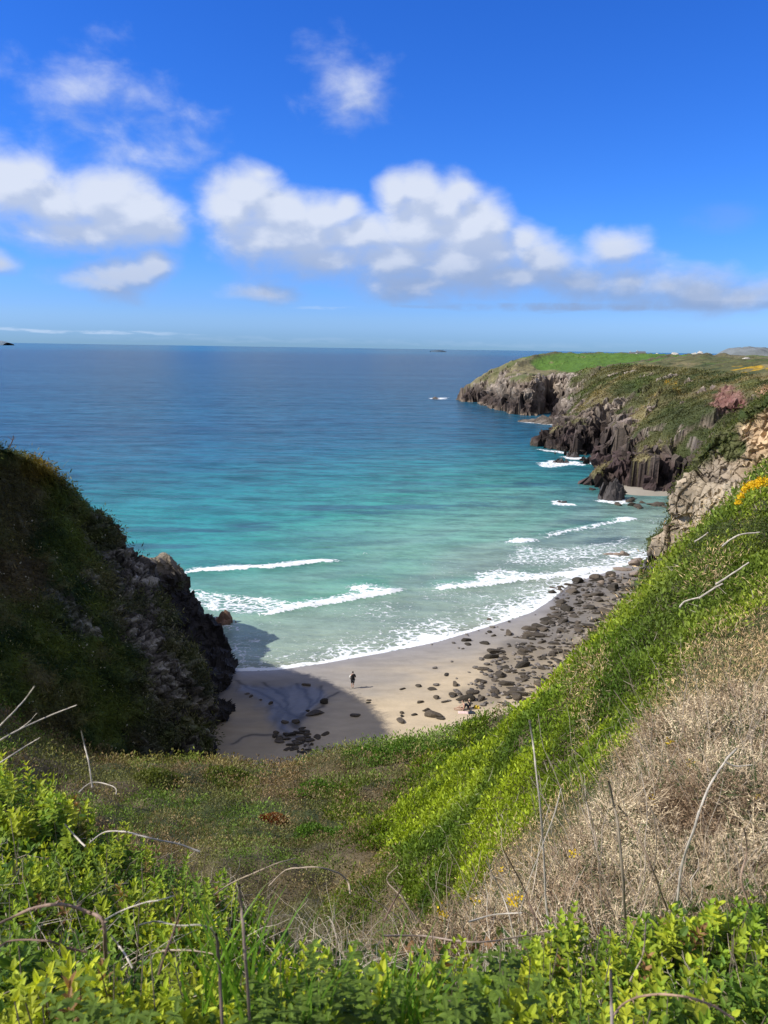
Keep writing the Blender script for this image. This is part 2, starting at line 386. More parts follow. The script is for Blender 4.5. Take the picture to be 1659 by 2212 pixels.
bp = h.n('ShaderNodeBump', i_Strength=.35, i_Distance=.1); h.nt.links.new(h.noise(h.vec('MULTIPLY', p_, (1, 1.6, 1)), 2.5, 8, .6), bp.inputs['Height']); h.nt.links.new(bp.outputs[0], b.inputs['Normal'])
finish(h, b.outputs[0])
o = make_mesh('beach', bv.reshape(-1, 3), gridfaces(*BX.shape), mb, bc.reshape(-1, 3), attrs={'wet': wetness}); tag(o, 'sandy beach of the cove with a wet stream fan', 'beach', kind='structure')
# the small second cove beyond the tan cliff
cc0 = G(1392, 1067, 0.)
cvx, cvy = np.meshgrid(np.linspace(-12, 22, 60), np.linspace(-9, 16, 60)); dd_ = np.hypot(cvx/np.where(cvx < 0, 6.0, 20), cvy/np.where(cvy < 0, 2.8, 14))
cz = .9-dd_**1.5+.12*fbm(np.stack([cvx, cvy, cvx*0], -1), 4, 3, 2)
o = make_mesh('far_beach', np.stack([cvx+cc0[0], cvy+cc0[1], cz], -1).reshape(-1, 3), gridfaces(60, 60), mb, np.tile(col(.30, .27, .22), (3600, 1)), attrs={'wet': np.zeros(3600)}); tag(o, 'small patch of sand in the far cove below the dark rocks', 'beach', kind='structure')

# sea sheet, polar grid round the viewpoint so it is finest where it is seen closest
nr, nt_ = 760, 460
rr = np.concatenate([np.exp(np.linspace(math.log(58), math.log(700), nr-110)), np.exp(np.linspace(math.log(710), math.log(60000), 110))])
th = np.linspace(R(-62), R(62), nt_)
RR, TH = np.meshgrid(rr, th, indexing='ij'); SX, SY = RR*np.sin(TH), RR*np.cos(TH)
sp = np.stack([SX, SY, SX*0], -1)
ssd, sal = shore_sd(SX, SY)
# breakers: (waterline points, half width of crest, height, foam of the crest)
BREAK = [([(385,1241),(430,1235),(480,1232),(560,1229),(650,1220),(742,1212)], .6, .55, 1.0),
         ([(540,1331),(600,1325),(650,1315),(700,1305),(760,1297),(800,1290),(885,1272)], .45, .45, 1.0),
         ([(920,1275),(960,1272),(1000,1270),(1050,1263),(1110,1256),(1180,1249),(1260,1238),(1340,1224)], .42, .40, 1.0),
         ([(735,1272),(790,1270),(850,1282),(885,1272)], .4, .2, .7),
         ([(1085,1172),(1120,1172),(1165,1166)], 1.3, .45, 1.0),
         ([(1165,1166),(1200,1157),(1250,1146),(1300,1138),(1340,1129),(1375,1120)], .7, .4, .55),
         ([(760,1199),(790,1198),(808,1195)], .8, .3, .55),
         ([(1250,1146),(1290,1140),(1310,1135)], .8, .2, .5), ([(1330,1131),(1350,1126),(1375,1119)], 1.2, .3, 1.)]
foam = np.zeros_like(SX); sz = np.zeros_like(SX); crest = np.zeros_like(SX)
wob = .5*fbm(sp, 4, 3, 77)
for pts_, wd, hg, fo in BREAK:
    pl = np.array([G(u, v)[:2] for u, v in pts_]); d, al, sd_ = seg_dist(SX, SY+wob, pl)
    L = np.hypot(*np.diff(pl, axis=0).T).sum(); end = np.clip(np.minimum(al, L-al)/4+.15, 0, 1)
    side = np.where(sd_ > 0, d, -d)       # + seaward
    foam = np.maximum(foam, fo*end*sstep(d, wd*1.25, wd*.35)); foam = np.maximum(foam, fo*.55*end*sstep(side, 5, .3)*(side > 0)*sstep(side,-.2,.1))
    sz = sz + hg*end*np.exp(-((side-.5)/(wd*2.2))**2); crest = np.maximum(crest, end*np.exp(-((side-2.4)/2.4)**2)*(side > -1))
FIELDS = [([(385,1262),(470,1275),(600,1290),(700,1300),(770,1290),(880,1270),(700,1302),(600,1324),(520,1333),(440,1325),(400,1300)], .40, 2.0),
          ([(735,1268),(790,1266),(860,1274),(880,1278),(800,1288),(740,1282)], .46, 1.5),
          ([(1015,1232),(1080,1224),(1180,1238),(1320,1222),(1345,1222),(1200,1248),(1010,1268)], .48, 2.0),
          ([(1090,1165),(1180,1175),(1290,1165),(1380,1130),(1400,1180),(1330,1215),(1200,1235),(1040,1225)], .33, 5.0)]
for poly, st_, soft in FIELDS:
    pl = [G(u, v)[:2] for u, v in poly]; i_ = inside(SX, SY+wob, pl); d, _, _ = seg_dist(SX, SY+wob, pl, True)
    foam = np.maximum(foam, np.where(i_, st_*sstep(d, -.2, soft), 0))
# swash: thick lip at the edge, lace behind it
lip = sstep(np.abs(ssd-.35+.25*fbm(sp, 1.5, 3, 8)), .60, .15)
foam = np.maximum(foam, .92*lip*(ssd > -1))
lace = .72*np.exp(-np.maximum(ssd, 0)/7.0)*(.65+.5*fbm(sp, 6, 3, 9)) 
xr = sstep(SX, -14, 2); foam = np.maximum(foam, np.where(ssd > 0, lace*(.5+.5*xr), 0)); foam = np.maximum(foam, np.where(ssd > 0, .36*np.exp(-ssd/20)*(.7+.5*fbm(sp, 8, 3, 19)), 0))
# white water round rocks standing in the sea
ROCKS_SEA = [(945,861,5,1.2),(1150,912,5,1),(1187,915,5,1.5),(1215,1000,4.5,1.6),(1190,1005,3,.6),(1215,1088,2.2,.6),(1327,1082,3.2,3.5),(482,1345,1.9,1.4),(1352,1196,1.6,1.6),(1335,1197,1.3,.8),(1240,989,3,1.2)]
for (u, v, rad, hh) in ROCKS_SEA:
    c = G(u, v); d = np.hypot(SX-c[0], SY-c[1]); aa = .58 if u != 482 else .3
    foam = np.maximum(foam, aa*sstep(d+1.5*fbm(sp, 2.5, 3, 5), rad*1.6, rad*.8))
FOAMUV = [[(1165,970),(1215,978)],[(1283,1000),(1305,1008)],[(930,861),(965,859)],[(1180,1000),(1245,1003)],[(1070,880),(1120,894)],[(1283,964),(1310,958)],[(1318,1083),(1350,1084)]]
for s_ in FOAMUV:
    pl = np.array([G(u, v)[:2] for u, v in s_]); d, _, _ = seg_dist(SX, SY, pl); foam = np.maximum(foam, .55*sstep(d+2*fbm(sp, 4, 3, 5), 3.2, .4))
# water colour by depth and what lies under it: laid out seaward from the waterline
dist = ssd + 3.5*fbm(sp*[.35, 1, 1], 14, 3, 41)
stops = [(-1, (.30, .31, .23)), (4, (.27, .33, .25)), (12, (.25, .345, .27)), (22, (.205, .338, .262)), (40, (.125, .305, .225)), (62, (.050, .245, .195)), (95, (.022, .165, .170)), (140, (.014, .105, .145)), (220, (.015, .074, .118)), (600, (.017, .066, .102)), (1500, (.014, .054, .088)), (3500, (.012, .056, .092)), (5500, (.008, .095, .15)), (60000, (.008, .10, .155))]
xs_ = [s_[0] for s_ in stops]; sc = np.stack([np.interp(dist, xs_, [s_[1][k] for s_ in stops]) for k in range(3)], -1)
# right-hand side is deeper: less turquoise towards the headland
rt = sstep(SX/np.maximum(SY, 1), .12, .36)*sstep(ssd, 10, 45)*sstep(ssd, 220, 90); sc = lerp(sc, col(.014, .075, .122), .75*rt)
lf = sstep(SX/np.maximum(SY, 1), .05, -.3)*sstep(ssd, 14, 45)*sstep(ssd, 130, 70); sc = lerp(sc, col(.018, .225, .235), .6*lf)
shg = sstep(dist, 3, 14)*sstep(dist, 30, 14)*sstep(SX, -8, 6)*sstep(SX,60,30); sc = lerp(sc, col(.20, .26, .215), .45*shg)
weed = sstep(fbm(sp*[.28, 1, 1], 6, 5, 51), .22, .6)*sstep(ssd, 36, 48)*sstep(ssd, 88, 62); sc = lerp(sc, col(.03, .10, .13), .75*weed)
reef = sstep(fbm(sp*[.5, 1, 1], 5, 5, 52), .1, .5)*sstep(SX, 30, 42)*sstep(ssd, 4, 10)*sstep(SY, 190, 150); sc = lerp(sc, col(.03, .07, .09), .6*reef)
swell = np.sin(ssd/4.2 + 2.2*fbm(sp*[.2, 1, 1], 30, 3, 61)); sz = sz + .07*swell*sstep(ssd, 14, 30)*sstep(ssd, 900, 200)
sc = lerp(sc, sc*[.7, 1.10, .95], .35*sstep(swell, .5, 1)*sstep(ssd, 8, 22)*sstep(ssd, 130, 50))
sc = lerp(sc, sc*[.62, 1.0, .86], .8*crest*sstep(ssd, 5, 10))
sc = sc*(1+.25*fbm(sp*[.12, 1, 1], 60, 4, 71)[..., None]*sstep(ssd, 60, 200)[..., None])
sv = np.stack([SX, SY, sz+np.where(ssd < 2, 0, 0)], -1)
ms, h = new_mat('sea_water')
at = h.n('ShaderNodeAttribute', attribute_name='Col'); af = h.n('ShaderNodeAttribute', attribute_name='foam'); tcx = h.n('ShaderNodeTexCoord'); p_ = tcx.outputs['Object']
ds = h.vec('LENGTH', p_)
wp = h.vec('ADD', p_, h.vec('MULTIPLY', h.noise(p_, .55, 4, .6, 0, True), (1.6, 1.6, 0)))
vo = h.n('ShaderNodeTexVoronoi', feature='DISTANCE_TO_EDGE', i_Scale=.95); h.nt.links.new(h.vec('MULTIPLY', wp, (.8, 1.25, 1)), vo.inputs['Vector'])
vo2 = h.n('ShaderNodeTexVoronoi', feature='DISTANCE_TO_EDGE', i_Scale=2.1); h.nt.links.new(h.vec('MULTIPLY', wp, (.8, 1.3, 1)), vo2.inputs['Vector'])
ln = h.math('ADD', h.math('MULTIPLY', vo.outputs[0], 1.5), h.math('MULTIPLY', vo2.outputs[0], .6))
ln = h.math('ADD', ln, h.math('MULTIPLY_ADD', h.noise(p_, 1.1, 6, .65), .9, -.35))
thr = h.math('MULTIPLY_ADD', af.outputs['Fac'], 1.15, -.08)
fo = h.n('ShaderNodeMapRange', interpolation_type='SMOOTHSTEP'); h.set(fo.inputs[0], h.math('SUBTRACT', thr, ln)); fo.inputs[1].default_value = -.07; fo.inputs[2].default_value = .13
fm_ = h.math('MULTIPLY', fo.outputs[0], h.smooth(af.outputs['Fac'], .02, .2))
caps = h.math('MULTIPLY', h.smooth(h.noise(h.vec('MULTIPLY', p_, (.5, 1, 1)), .16, 6, .75), .765, .80), h.smooth(ds, 150, 500))
cw = h.mix(fm_, at.outputs[0], (.80, .83, .84, 1))
# bump: ripples near, chop, long swell
w1 = h.noise(h.vec('MULTIPLY', p_, (.45, 1.2, 1)), 1.2, 6, .7); w2 = h.noise(h.vec('MULTIPLY', p_, (.38, 1, 1)), .33, 5, .6); w3 = h.noise(h.vec('MULTIPLY', p_, (.3, 1, 1)), .06, 4, .55)
hh = h.math('ADD', h.math('MULTIPLY', w1, .30), h.math('ADD', h.math('MULTIPLY', w2, .75), h.math('MULTIPLY', w3, 3.2)))
hh = h.math('ADD', hh, h.math('MULTIPLY', fm_, .06))
w4 = h.noise(h.vec('MULTIPLY', p_, (.30, 1, 1)), .15, 6, .68)
tone = h.math('MULTIPLY_ADD', h.smooth(h.math('ADD', h.math('MULTIPLY', w1, .25), h.math('ADD', h.math('MULTIPLY', w2, .35), h.math('MULTIPLY', w4, .4))), .40, .60), .95, .50)
tone = h.math('MULTIPLY_ADD', h.math('SUBTRACT', tone, 1.0), h.smooth(ds, 60, 220, .35, 1.0), 1.0)
cw2 = h.vec('SCALE', at.outputs[0]); h.nt.links.new(tone, cw2.node.inputs['Scale'])
cw = h.mix(fm_, cw2, (.80, .83, .84, 1))
b = h.n('ShaderNodeBsdfPrincipled'); h.set(b.inputs['Base Color'], cw); h.set(b.inputs['IOR'], 1.33)
h.set(b.inputs['Roughness'], h.math('MULTIPLY_ADD', fm_, .6, .22)); h.set(b.inputs['Specular IOR Level'], h.math('MULTIPLY_ADD', h.smooth(ds, 80, 420), -.27, .34))
bp = h.n('ShaderNodeBump', i_Strength=.75, i_Distance=1.0); h.nt.links.new(hh, bp.inputs['Height']); h.nt.links.new(bp.outputs[0], b.inputs['Normal'])
finish(h, b.outputs[0])
o = make_mesh('sea', sv.reshape(-1, 3), gridfaces(nr, nt_, True), ms, sc.reshape(-1, 3), attrs={'foam': foam}); tag(o, 'blue sea turning turquoise and foaming towards the beach', 'sea', kind='structure')

# ------------------------------------------------------------ the near hill: bluff, gully, right-hand slope
ctl = [(0,-4,33),(-5,-4,33.4),(6,-4,33.6),(0,0,32.3),(0,1.5,31.7),(0,3,30.7),(0,5,28.9),(0,8,25.5),(0,12,22.6),(-1,18,19.2),(-2,1.5,31.9),(-2,3,31.2),(-2.2,4.2,30.3),(-3.4,7,27.3),(-5,11,24),(-6,16,20.5),(-6,22,17.6),
 (-10,5,31),(-10,12,26.5),(-14,22,20),(-20,10,32),(-24,22,26),(-30,36,24),(2,1.5,31.8),(1.6,3,31.0),(30,20,36),(42,50,33),(56,80,32),(66,105,32),(30,0,36),
 (14,32,19),(12,40,9.5),(19,45,8),(25,52,12),(28,62,9),(30,80,5),(18,60,2),(24,74,2.5),(36,70,14),(44,88,18),(-10,48,3.5),(-5,51,1),(5,53,1),(12,54,2),(-12,60,-1.5),(0,62,-1.5),(10,67,-1.5),(20,92,-2.5),(34,98,0),(-20,60,-2),(-16,40,9),(-24,48,8)]
near = [P(*a)+np.array([0, 0, dz]) for a, dz in [((1300,1800,6.0),-.35),((1300,1620,8.5),-.4),((1300,1400,14.5),-.45),((1659,1420,10),-.4),((1659,1700,6),-.5),((1659,1200,13),-.5),((1659,1058,16.5),-.6),((1510,1142,19.5),-.75),((1400,1262,23.),-.8),((1255,1404,26),-.75),((1115,1558,27),-.45),((1005,1655,24.5),-.4),((905,1750,21),-.4),((1010,1800,12.5),-.4),((1100,1650,18),-.4),((850,1840,17),-.4),((1150,1850,8),-.4),((1450,1900,4.2),-.5),((1900,1090,14),-.4),((1659,1056,21),-.8),((1659,1060,28),-2.0),((1659,1075,38),-3.5),((1900,1100,24),-1.5),((1510,1140,28),-2.5),((1510,1160,40),-5),((1900,1500,8),-.4),
 ((450,1636,37),-.75),((600,1650,37),-.9),((700,1652,36),-.9),((745,1615,38),-.85),((860,1582,40),-.95),((1000,1574,41.5),-1.0),((1112,1522,43),-.9),((300,1654,34),-.2),((210,1668,32),-.2),((300,1760,26),-.2),((600,1755,27),-.2),((800,1760,27),-.2),((600,1860,19),-.2)]]
ctl = np.array([list(c) for c in ctl]+[list(c) for c in near])
hillz = tps(ctl[:, :2], ctl[:, 2], .02)
nr2, nt2 = 420, 560
r2 = np.concatenate([np.exp(np.linspace(math.log(.4), math.log(72), nr2-30)), np.linspace(73, 115, 30)]); t2 = np.linspace(R(-115), R(115), nt2)
R2, T2 = np.meshgrid(r2, t2, indexing='ij'); HX, HY = R2*np.sin(T2), R2*np.cos(T2)
HZ = hillz(HX, HY)
cap = 36 + 0*HX; HZ = np.minimum(HZ, cap); HZ = np.maximum(HZ, -4)
hp = np.stack([HX, HY, HZ], -1)
far_f = sstep(R2, 3, 16)
md1 = mounds(HX, HY, 1.5, 11); md2 = mounds(HX+3, HY, .7, 12)
HZ = HZ + ((.62*md1+.24*md2-.35)*sstep(R2, 5, 11))*sstep(HZ, .8, 3)
HZ = HZ + (.22*fbm(hp, 3.2, 4, 5) + .12*fbm(hp, .9, 3, 6))*far_f*sstep(HZ, .5, 3) + .04*fbm(hp, .5, 3, 7)
hp[..., 2] = HZ
hn = gnormals(hp); hn = np.where(hn[..., 2:3] < 0, -hn, hn)
def hill_at(x, y):
    """height of the hill mesh at a ground point"""
    x = np.asarray(x, float); y = np.asarray(y, float)
    r = np.hypot(x, y); a = np.arctan2(x, y)
    fi_ = np.clip(np.interp(r, r2, np.arange(nr2)), 0, nr2-1.001); fj = np.clip(np.interp(a, t2, np.arange(nt2)), 0, nt2-1.001)
    i, j = fi_.astype(int), fj.astype(int); a_, b_ = fi_-i, fj-j
    return HZ[i, j]*(1-a_)*(1-b_)+HZ[i+1, j]*a_*(1-b_)+HZ[i, j+1]*(1-a_)*b_+HZ[i+1, j+1]*a_*b_
hu, hv = proj(hp)
soil = col(.085, .070, .045); gsoil = col(.05, .065, .022)
soil = col(.12, .095, .055)
hc = lerp(soil, gsoil, sstep(fbm(hp, 4, 3, 12), -.3, .4))
m_earth = earth_mat('hill_soil', 3.0, .5, 5.0)
o = make_mesh('hill', hp.reshape(-1, 3), gridfaces(nr2, nt2, True), m_earth, hc.reshape(-1, 3)); tag(o, 'overgrown bluff and right hand slope running down to the beach', 'hill', kind='structure')

# ------------------------------------------------------------ rock walls lofted through control points
m_rock = earth_mat('rock', 1.4, .9, 2.2, .85, .5, .65, .55)
m_far = earth_mat('far_land', .35, .9, .7, .95, .5, .0, .2)
def displace(V, N, amp, sc1, seed, skew=None, stretch=(1, 1, 1), mask=None):
    v1, e1 = cells(V, sc1, seed, .6, stretch, skew); v2, e2 = cells(V, sc1*.4, seed+20, .6, stretch, skew)
    d = amp*(v1*.6 + v2*.28 - .35*np.exp(-e1*14) - .12*np.exp(-e2*12)) + amp*.3*fbm(V, sc1*.5, 3, seed)
    if mask is not None: d = d*mask
    return V + N*d[..., None], v1, e1, v2
# left headland
O = [(0,974,57),(118,1024,62),(186,1106,65),(228,1128,66),(284,1196,67),(316,1254,65),(378,1360,62),(410,1448,59),(440,1525,58),(452,1625,56),(452,1710,52)]
Lf = [(-420,880,42),(-420,980,41),(-420,1035,40.2),(-420,1090,39.5),(-420,1190,38),(-420,1290,36),(-420,1390,34),(-420,1480,32.5),(-420,1570,31),(-420,1680,29),(-420,1800,27)]
rows = []
for k, (a, b_) in enumerate(zip(Lf, O)):
    A, B = np.array(a, float), np.array(b_, float); r_ = []
    for f_ in (0, .28, .52, .75, .92, 1.0):
        q = A+(B-A)*f_; bulge = 2.2*math.sin(math.pi*f_)*(1 if k > 1 else .3); r_.append(P(q[0], q[1], q[2]-bulge))
    e = r_[-1]
    r_.append(e+np.array([-2.5, 4.0, -1.0-.3*k*0])); r_.append(e+np.array([-12, 12, -5])); r_.append(e+np.array([-34, 16, -14]))
    rows.append(r_)
rows = np.array(rows)
up1 = rows[0]+np.array([-5, -.5, 1.6]); up2 = rows[0]+np.array([-26, -6, 3.0]); up1[6:] = rows[0][6:]+[-3, 0, 0]; up2[6:] = rows[0][6:]+[-10, 0, 0]
C = np.concatenate([[up2], [up1], rows])
LV = loft(C, 520, 470); LN = gnormals(LV)
if (LN*(EYE-LV)).sum(-1).mean() < 0: LN = -LN
lu, lv_ = proj(LV)
outu = np.interp(lv_, [o_[1] for o_ in O], [o_[0] for o_ in O])
edge = outu-lu
rockp = sstep(edge + 60*fbm(LV, 5, 3, 3), 185, 60)*sstep(lv_, 1200, 1340) + .95*sstep(edge+40*fbm(LV, 4, 3, 6), 85, 25)*sstep(lv_, 1085, 1140)
rockp = np.maximum(rockp, sstep(fbm(LV@np.array([[1, 0, 0], [0, 1, .6], [0, 0, .5]]), 4, 3, 33), .38, .6)*.9*sstep(edge, 330, 120)*sstep(lv_, 1200, 1280))
beyond = np.zeros_like(lu); beyond[:, int(470*.64):] = 1; rockp = np.clip(np.maximum(rockp, beyond*sstep(LV[..., 2], 19, 14)), 0, 1)
vp = sstep(fbm(LV, 2.2, 4, 8), -.12, .12)   # grassy ledges over the rock
rmask = np.clip(rockp*(1-.62*vp), 0, 1)
LV2, v1, e1, v2 = displace(LV, LN, .95, 1.5, 4, stretch=(1, 1, 1.5), mask=.25+.75*rockp)
v3, e3_ = cells(LV, .42, 77, .7, (1, 1, 1.5)); LV2 = LV2 + LN*(.16*rockp*(v3-np.exp(-e3_*9)))[..., None]
LV2 = LV2 + LN*((1-rmask)*(.55*fbm(LV, 3.5, 4, 14)+.25*fbm(LV, 1.0, 3, 15)))[..., None]
LV2[..., 2] += .25*fbm(LV, 1.2, 3, 16)
grey = lerp(col(.24, .22, .195), col(.11, .10, .09), sstep(v1, -.6, .8)); lich = sstep(fbm(LV, .7, 4, 91), .28, .42)
grey = .8*grey*(1+.45*v3)[..., None]*(1-.5*np.exp(-e3_*10))[..., None]; grey = lerp(grey, col(.42, .40, .35), .7*lich)
gr = lerp(col(.022, .044, .012), col(.095, .13, .026), sstep(fbm(LV@np.array([[1.6, 0, 0], [0, 1, 0], [0, .3, .8]]), 2.6, 5, 61, .6), -.35, .5)); gr = lerp(gr, col(.15, .15, .06), .7*sstep(fbm(LV@np.array([[1.3, .5, 0], [-.3, 1, .2], [.5, 0, 1.6]]), 2.2, 4, 64), .28, .5)); brn = col(.12, .088, .055)
bm = .6*sstep(fbm(LV, 7, 3, 62), .3, .6); bm = np.maximum(bm, .85*sstep(120-np.hypot(lu-30, (lv_-1240)*1.3)+40*fbm(LV, 4, 3, 2), 0, 60)); gr = lerp(gr, brn, .85*bm)
ye = sstep(55-np.abs(lu-95-.0*lv_)+20*fbm(LV, 2, 3, 2), 0, 40)*sstep(lv_, 1070, 1000); gr = lerp(gr, col(.20, .13, .01), .6*ye)
lc = lerp(gr, grey, rmask)
m_cliff = earth_mat('left_cliff', 2.2, .9, 3.2, .92, .5, .35, .8)
o = make_mesh('headland', LV2.reshape(-1, 3), gridfaces(*LV2.shape[:2]), m_cliff, lc.reshape(-1, 3), smooth=False); tag(o, 'steep shaded headland with dark grass and grey rock face on the left', 'headland', kind='structure')
# dark promontory beyond it
O = [(322,1222,84),(346,1215,84),(364,1214,84),(378,1228,84),(398,1245,84),(404,1285,84),(432,1310,83),(458,1346,82),(484,1384,81),(492,1405,80),(499,1432,79),(494,1462,76),(470,1488,73),(458,1500,70),(488,1527,67.5),(486,1542,66),(455,1570,64),(448,1605,60),(445,1660,57)]
rows = []
for k, (u, v, Y) in enumerate(O):
    if v > 1420: Y = G(u, v, .2)[1]-1.6
    e = P(u, v, Y); dp = 1+.25*k
    q_ = 1-.75*min(max((v-1440)/90, 0), 1)
    r_ = [P(250, v+30*q_, Y-11*q_), P(u-(u-250)*.55, v+8, Y-(5.5+.1*k)*q_), P(u-(u-250)*.2, v+2, Y-2.0), e, e+np.array([-2.0, 3.5, -1.6]), e+np.array([-10, 8, -3.5]), e+np.array([-26, 10, -9])]
    rows.append(r_)
rows = np.array(rows); top = rows[0]+np.array([-3, 1, .3]); top2 = rows[0]+np.array([-14, 5, -1.5])
PV = loft(np.concatenate([[top2], [top], rows]), 300, 190); PN = gnormals(PV)
if (PN*(EYE-PV)).sum(-1).mean() < 0: PN = -PN
PV2, v1, e1, v2 = displace(PV, PN, .75, 2.0, 44, stretch=(1, 1, 1.3)); u_, v__ = proj(PV)
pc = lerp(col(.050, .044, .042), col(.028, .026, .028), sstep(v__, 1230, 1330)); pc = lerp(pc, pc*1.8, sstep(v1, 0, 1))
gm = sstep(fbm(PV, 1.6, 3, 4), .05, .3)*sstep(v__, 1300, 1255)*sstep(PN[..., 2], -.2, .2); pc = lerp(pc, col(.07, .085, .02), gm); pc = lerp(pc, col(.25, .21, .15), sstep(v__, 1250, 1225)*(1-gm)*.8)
m_rock2 = earth_mat('dark_rock', 1.8, .9, 2.6, .8, .45, .5, .7)
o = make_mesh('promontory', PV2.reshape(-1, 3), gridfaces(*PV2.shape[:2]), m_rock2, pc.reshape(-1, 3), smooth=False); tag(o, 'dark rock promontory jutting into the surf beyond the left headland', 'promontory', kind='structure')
# tan cliff on the right
O = [(1668,850,101),(1640,874,101),(1590,908,102),(1530,962,103),(1500,1000,104),(1468,1040,104),(1449,1065,104.5),(1442,1098,105),(1441,1112,105.2),(1424,1140,105.5),(1408,1165,106),(1394,1195,106),(1388,1225,105.5),(1386,1250,103),(1390,1290,98)]
rows = []
for k, (u, v, Y) in enumerate(O):
    e = P(u, v, Y); f_ = k/(len(O)-1)
    r_ = [e+np.array([32, 22, -1.0]), e+np.array([10, 12, -.3]), e+np.array([2.6, 3.6, 0]), e]
    for du, dv, dY in ((40, 6, 2.2), (110, 16, 7.), (200, 30, 14.), (320, 50, 24.), (520, 80, 36.)): r_.append(P(u+du, v+dv*(.4+f_), Y-dY*(.75+.35*f_)))
    rows.append(r_)
rows = np.array(rows); top = rows[0]+np.array([6, 3, 1.5]); top2 = rows[0]+np.array([40, 25, 3.5])
TV = loft(np.concatenate([[top2], [top], rows]), 420, 420); TN = gnormals(TV)
if (TN*(EYE-TV)).sum(-1).mean() < 0: TN = -TN
sk = np.array([[1, 0, .45], [0, 1, .2], [-.45, 0, 1]])
TV2, v1, e1, v2 = displace(TV, TN, .95, 4.6, 71, sk, (1.0, 1.0, 1.5)); TV2 = TV2 + TN*(.22*cells(TV, .9, 3, .9, (1, 1, 1.4), sk)[0])[..., None]
tu, tv_ = proj(TV)
led = np.exp(-((tv_-1112+.05*(tu-1440))/5)**2)*sstep(tu, 1600, 1470); TV2 = TV2 + TN*(-1.0*sstep(tv_, 1108, 1116)*sstep(tv_, 1180, 1125)*sstep(tu, 1600, 1440))[..., None]
base = lerp(col(.29, .235, .17), col(.41, .335, .235), sstep(v1, -.8, .8)); ochre = col(.52, .37, .215)
om = sstep((tu-1555) - .55*(tv_-960) + 70*fbm(TV, 5, 4, 2), -30, 70); tc_ = lerp(base, ochre, om); tc_ = tc_*(1+.18*v2)[..., None]
tc_ = lerp(tc_, col(.33, .19, .13), sstep(fbm(TV, 2.5, 3, 9), .25, .6)*.5*sstep(tv_, 1120, 1160))
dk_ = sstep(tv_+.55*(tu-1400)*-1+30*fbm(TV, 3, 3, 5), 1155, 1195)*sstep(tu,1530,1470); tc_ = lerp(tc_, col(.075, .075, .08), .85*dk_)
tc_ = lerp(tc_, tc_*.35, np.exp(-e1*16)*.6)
gm = sstep(-(tv_-(1010-.62*(tu-1490))) + 26*fbm(TV, 4, 4, 6), -8, 25)*sstep(tu, 1480, 1510)
gm = np.maximum(gm, sstep(38-np.hypot(tu-1575, (tv_-965)*1.1)+16*fbm(TV, 2, 3, 3), 0, 14)); gm[:, :int(420*.37)] = 1
tc_ = lerp(tc_, lerp(col(.05, .07, .018), col(.10, .105, .04), sstep(fbm(TV, 2, 4, 7), -.3, .4)), gm)
TV2 = TV2 + TN*(gm*.3*fbm(TV, 1.0, 3, 8))[..., None]
m_tan = earth_mat('tan_rock', 1.1, .7, 2.4, .9, .38, .35, .3)
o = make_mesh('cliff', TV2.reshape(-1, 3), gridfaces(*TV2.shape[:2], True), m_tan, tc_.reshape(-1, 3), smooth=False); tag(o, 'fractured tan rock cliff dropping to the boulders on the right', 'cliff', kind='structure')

# ------------------------------------------------------------ far headland: coastline traced on the water
COAST_UV = [(983,863),(1003,868),(1025,869),(1048,877),(1073,884),(1098,890),(1117,895),(1150,898),(1166,893),(1190,886),(1206,893),(1198,905),(1185,915),(1204,922),(1200,938),(1186,958),(1172,971),(1190,976),(1213,979),(1239,986),(1262,984),(1283,980),(1296,966),(1306,958),(1308,970),(1294,985),(1284,998),(1300,1004),(1316,1014),(1308,1030),(1292,1044),(1279,1053),(1300,1060),(1322,1064),(1340,1062),(1362,1060),(1400,1058),(1450,1066),(1500,1078)]
coast = [G(u, v)[:2] for u, v in COAST_UV]
coast += [np.array([130., 120.]), np.array([420., 120.]), np.array([700., 900.]), np.array([300., 900.]), np.array([120., 640.]), np.array([70., 560.])]
coast = np.array(coast)
inl = [(1005,840,490),(1032,808,485),(1062,789,480),(1118,776,520),(1140,792,475),(1130,812,440),(1095,830,440),(1180,811,452),(1206,806,455),(1240,806,418),(1300,801,385),(1400,795,340),(1500,788,330),(1659,778,330),(1850,776,300),(1290,776,600),(1500,772,680),(1659,770,620),(1850,770,600),(1255,838,345),(1310,832,320),(1300,880,272),(1245,868,318),(1400,860,242),(1450,822,280),(1500,850,235),(1560,800,275),(1659,808,235),(1400,930,207),(1440,985,181),(1500,935,181),(1600,852,192),(1659,862,160),(1800,850,150),(1340,940,217),(1380,1000,185),(1460,1030,164),(1850,820,180)]
ip = np.array([P(*a) for a in inl]); iz = tps(ip[:, :2], ip[:, 2], 8.0)
GX, GY = np.meshgrid(np.concatenate([np.arange(40, 150, .5), np.arange(150, 190, 1.), np.arange(190, 420, 3.5)]), np.concatenate([np.arange(155, 330, .5), np.arange(330, 520, 1.), np.arange(520, 780, 6)]))
gp = np.stack([GX, GY, GX*0], -1)
wamp = 1+.6*sstep(GY, 320, 250)
wx, wy = GX+wamp*(2.6*fbm(gp, 12, 4, 1)+1.8*cells(gp, 8, 3)[0]), GY+wamp*(2.6*fbm(gp, 12, 4, 2)+1.8*cells(gp, 8, 4)[0])
cd, _, _ = seg_dist(wx, wy, coast, True); dc = np.where(inside(wx, wy, coast), cd, -cd)
inlandz = np.minimum(iz(GX, GY), 31.5)+.9*fbm(gp, 18, 4, 9)+.5*fbm(gp, 5, 3, 10)+.35*mounds(GX, GY, 3.2, 5)
hr = 8.8+3.5*fbm(gp, 24, 3, 5)+2.5*cells(gp, 9, 7)[0]; hr = hr+1.5*sstep(GY, 340, 400)
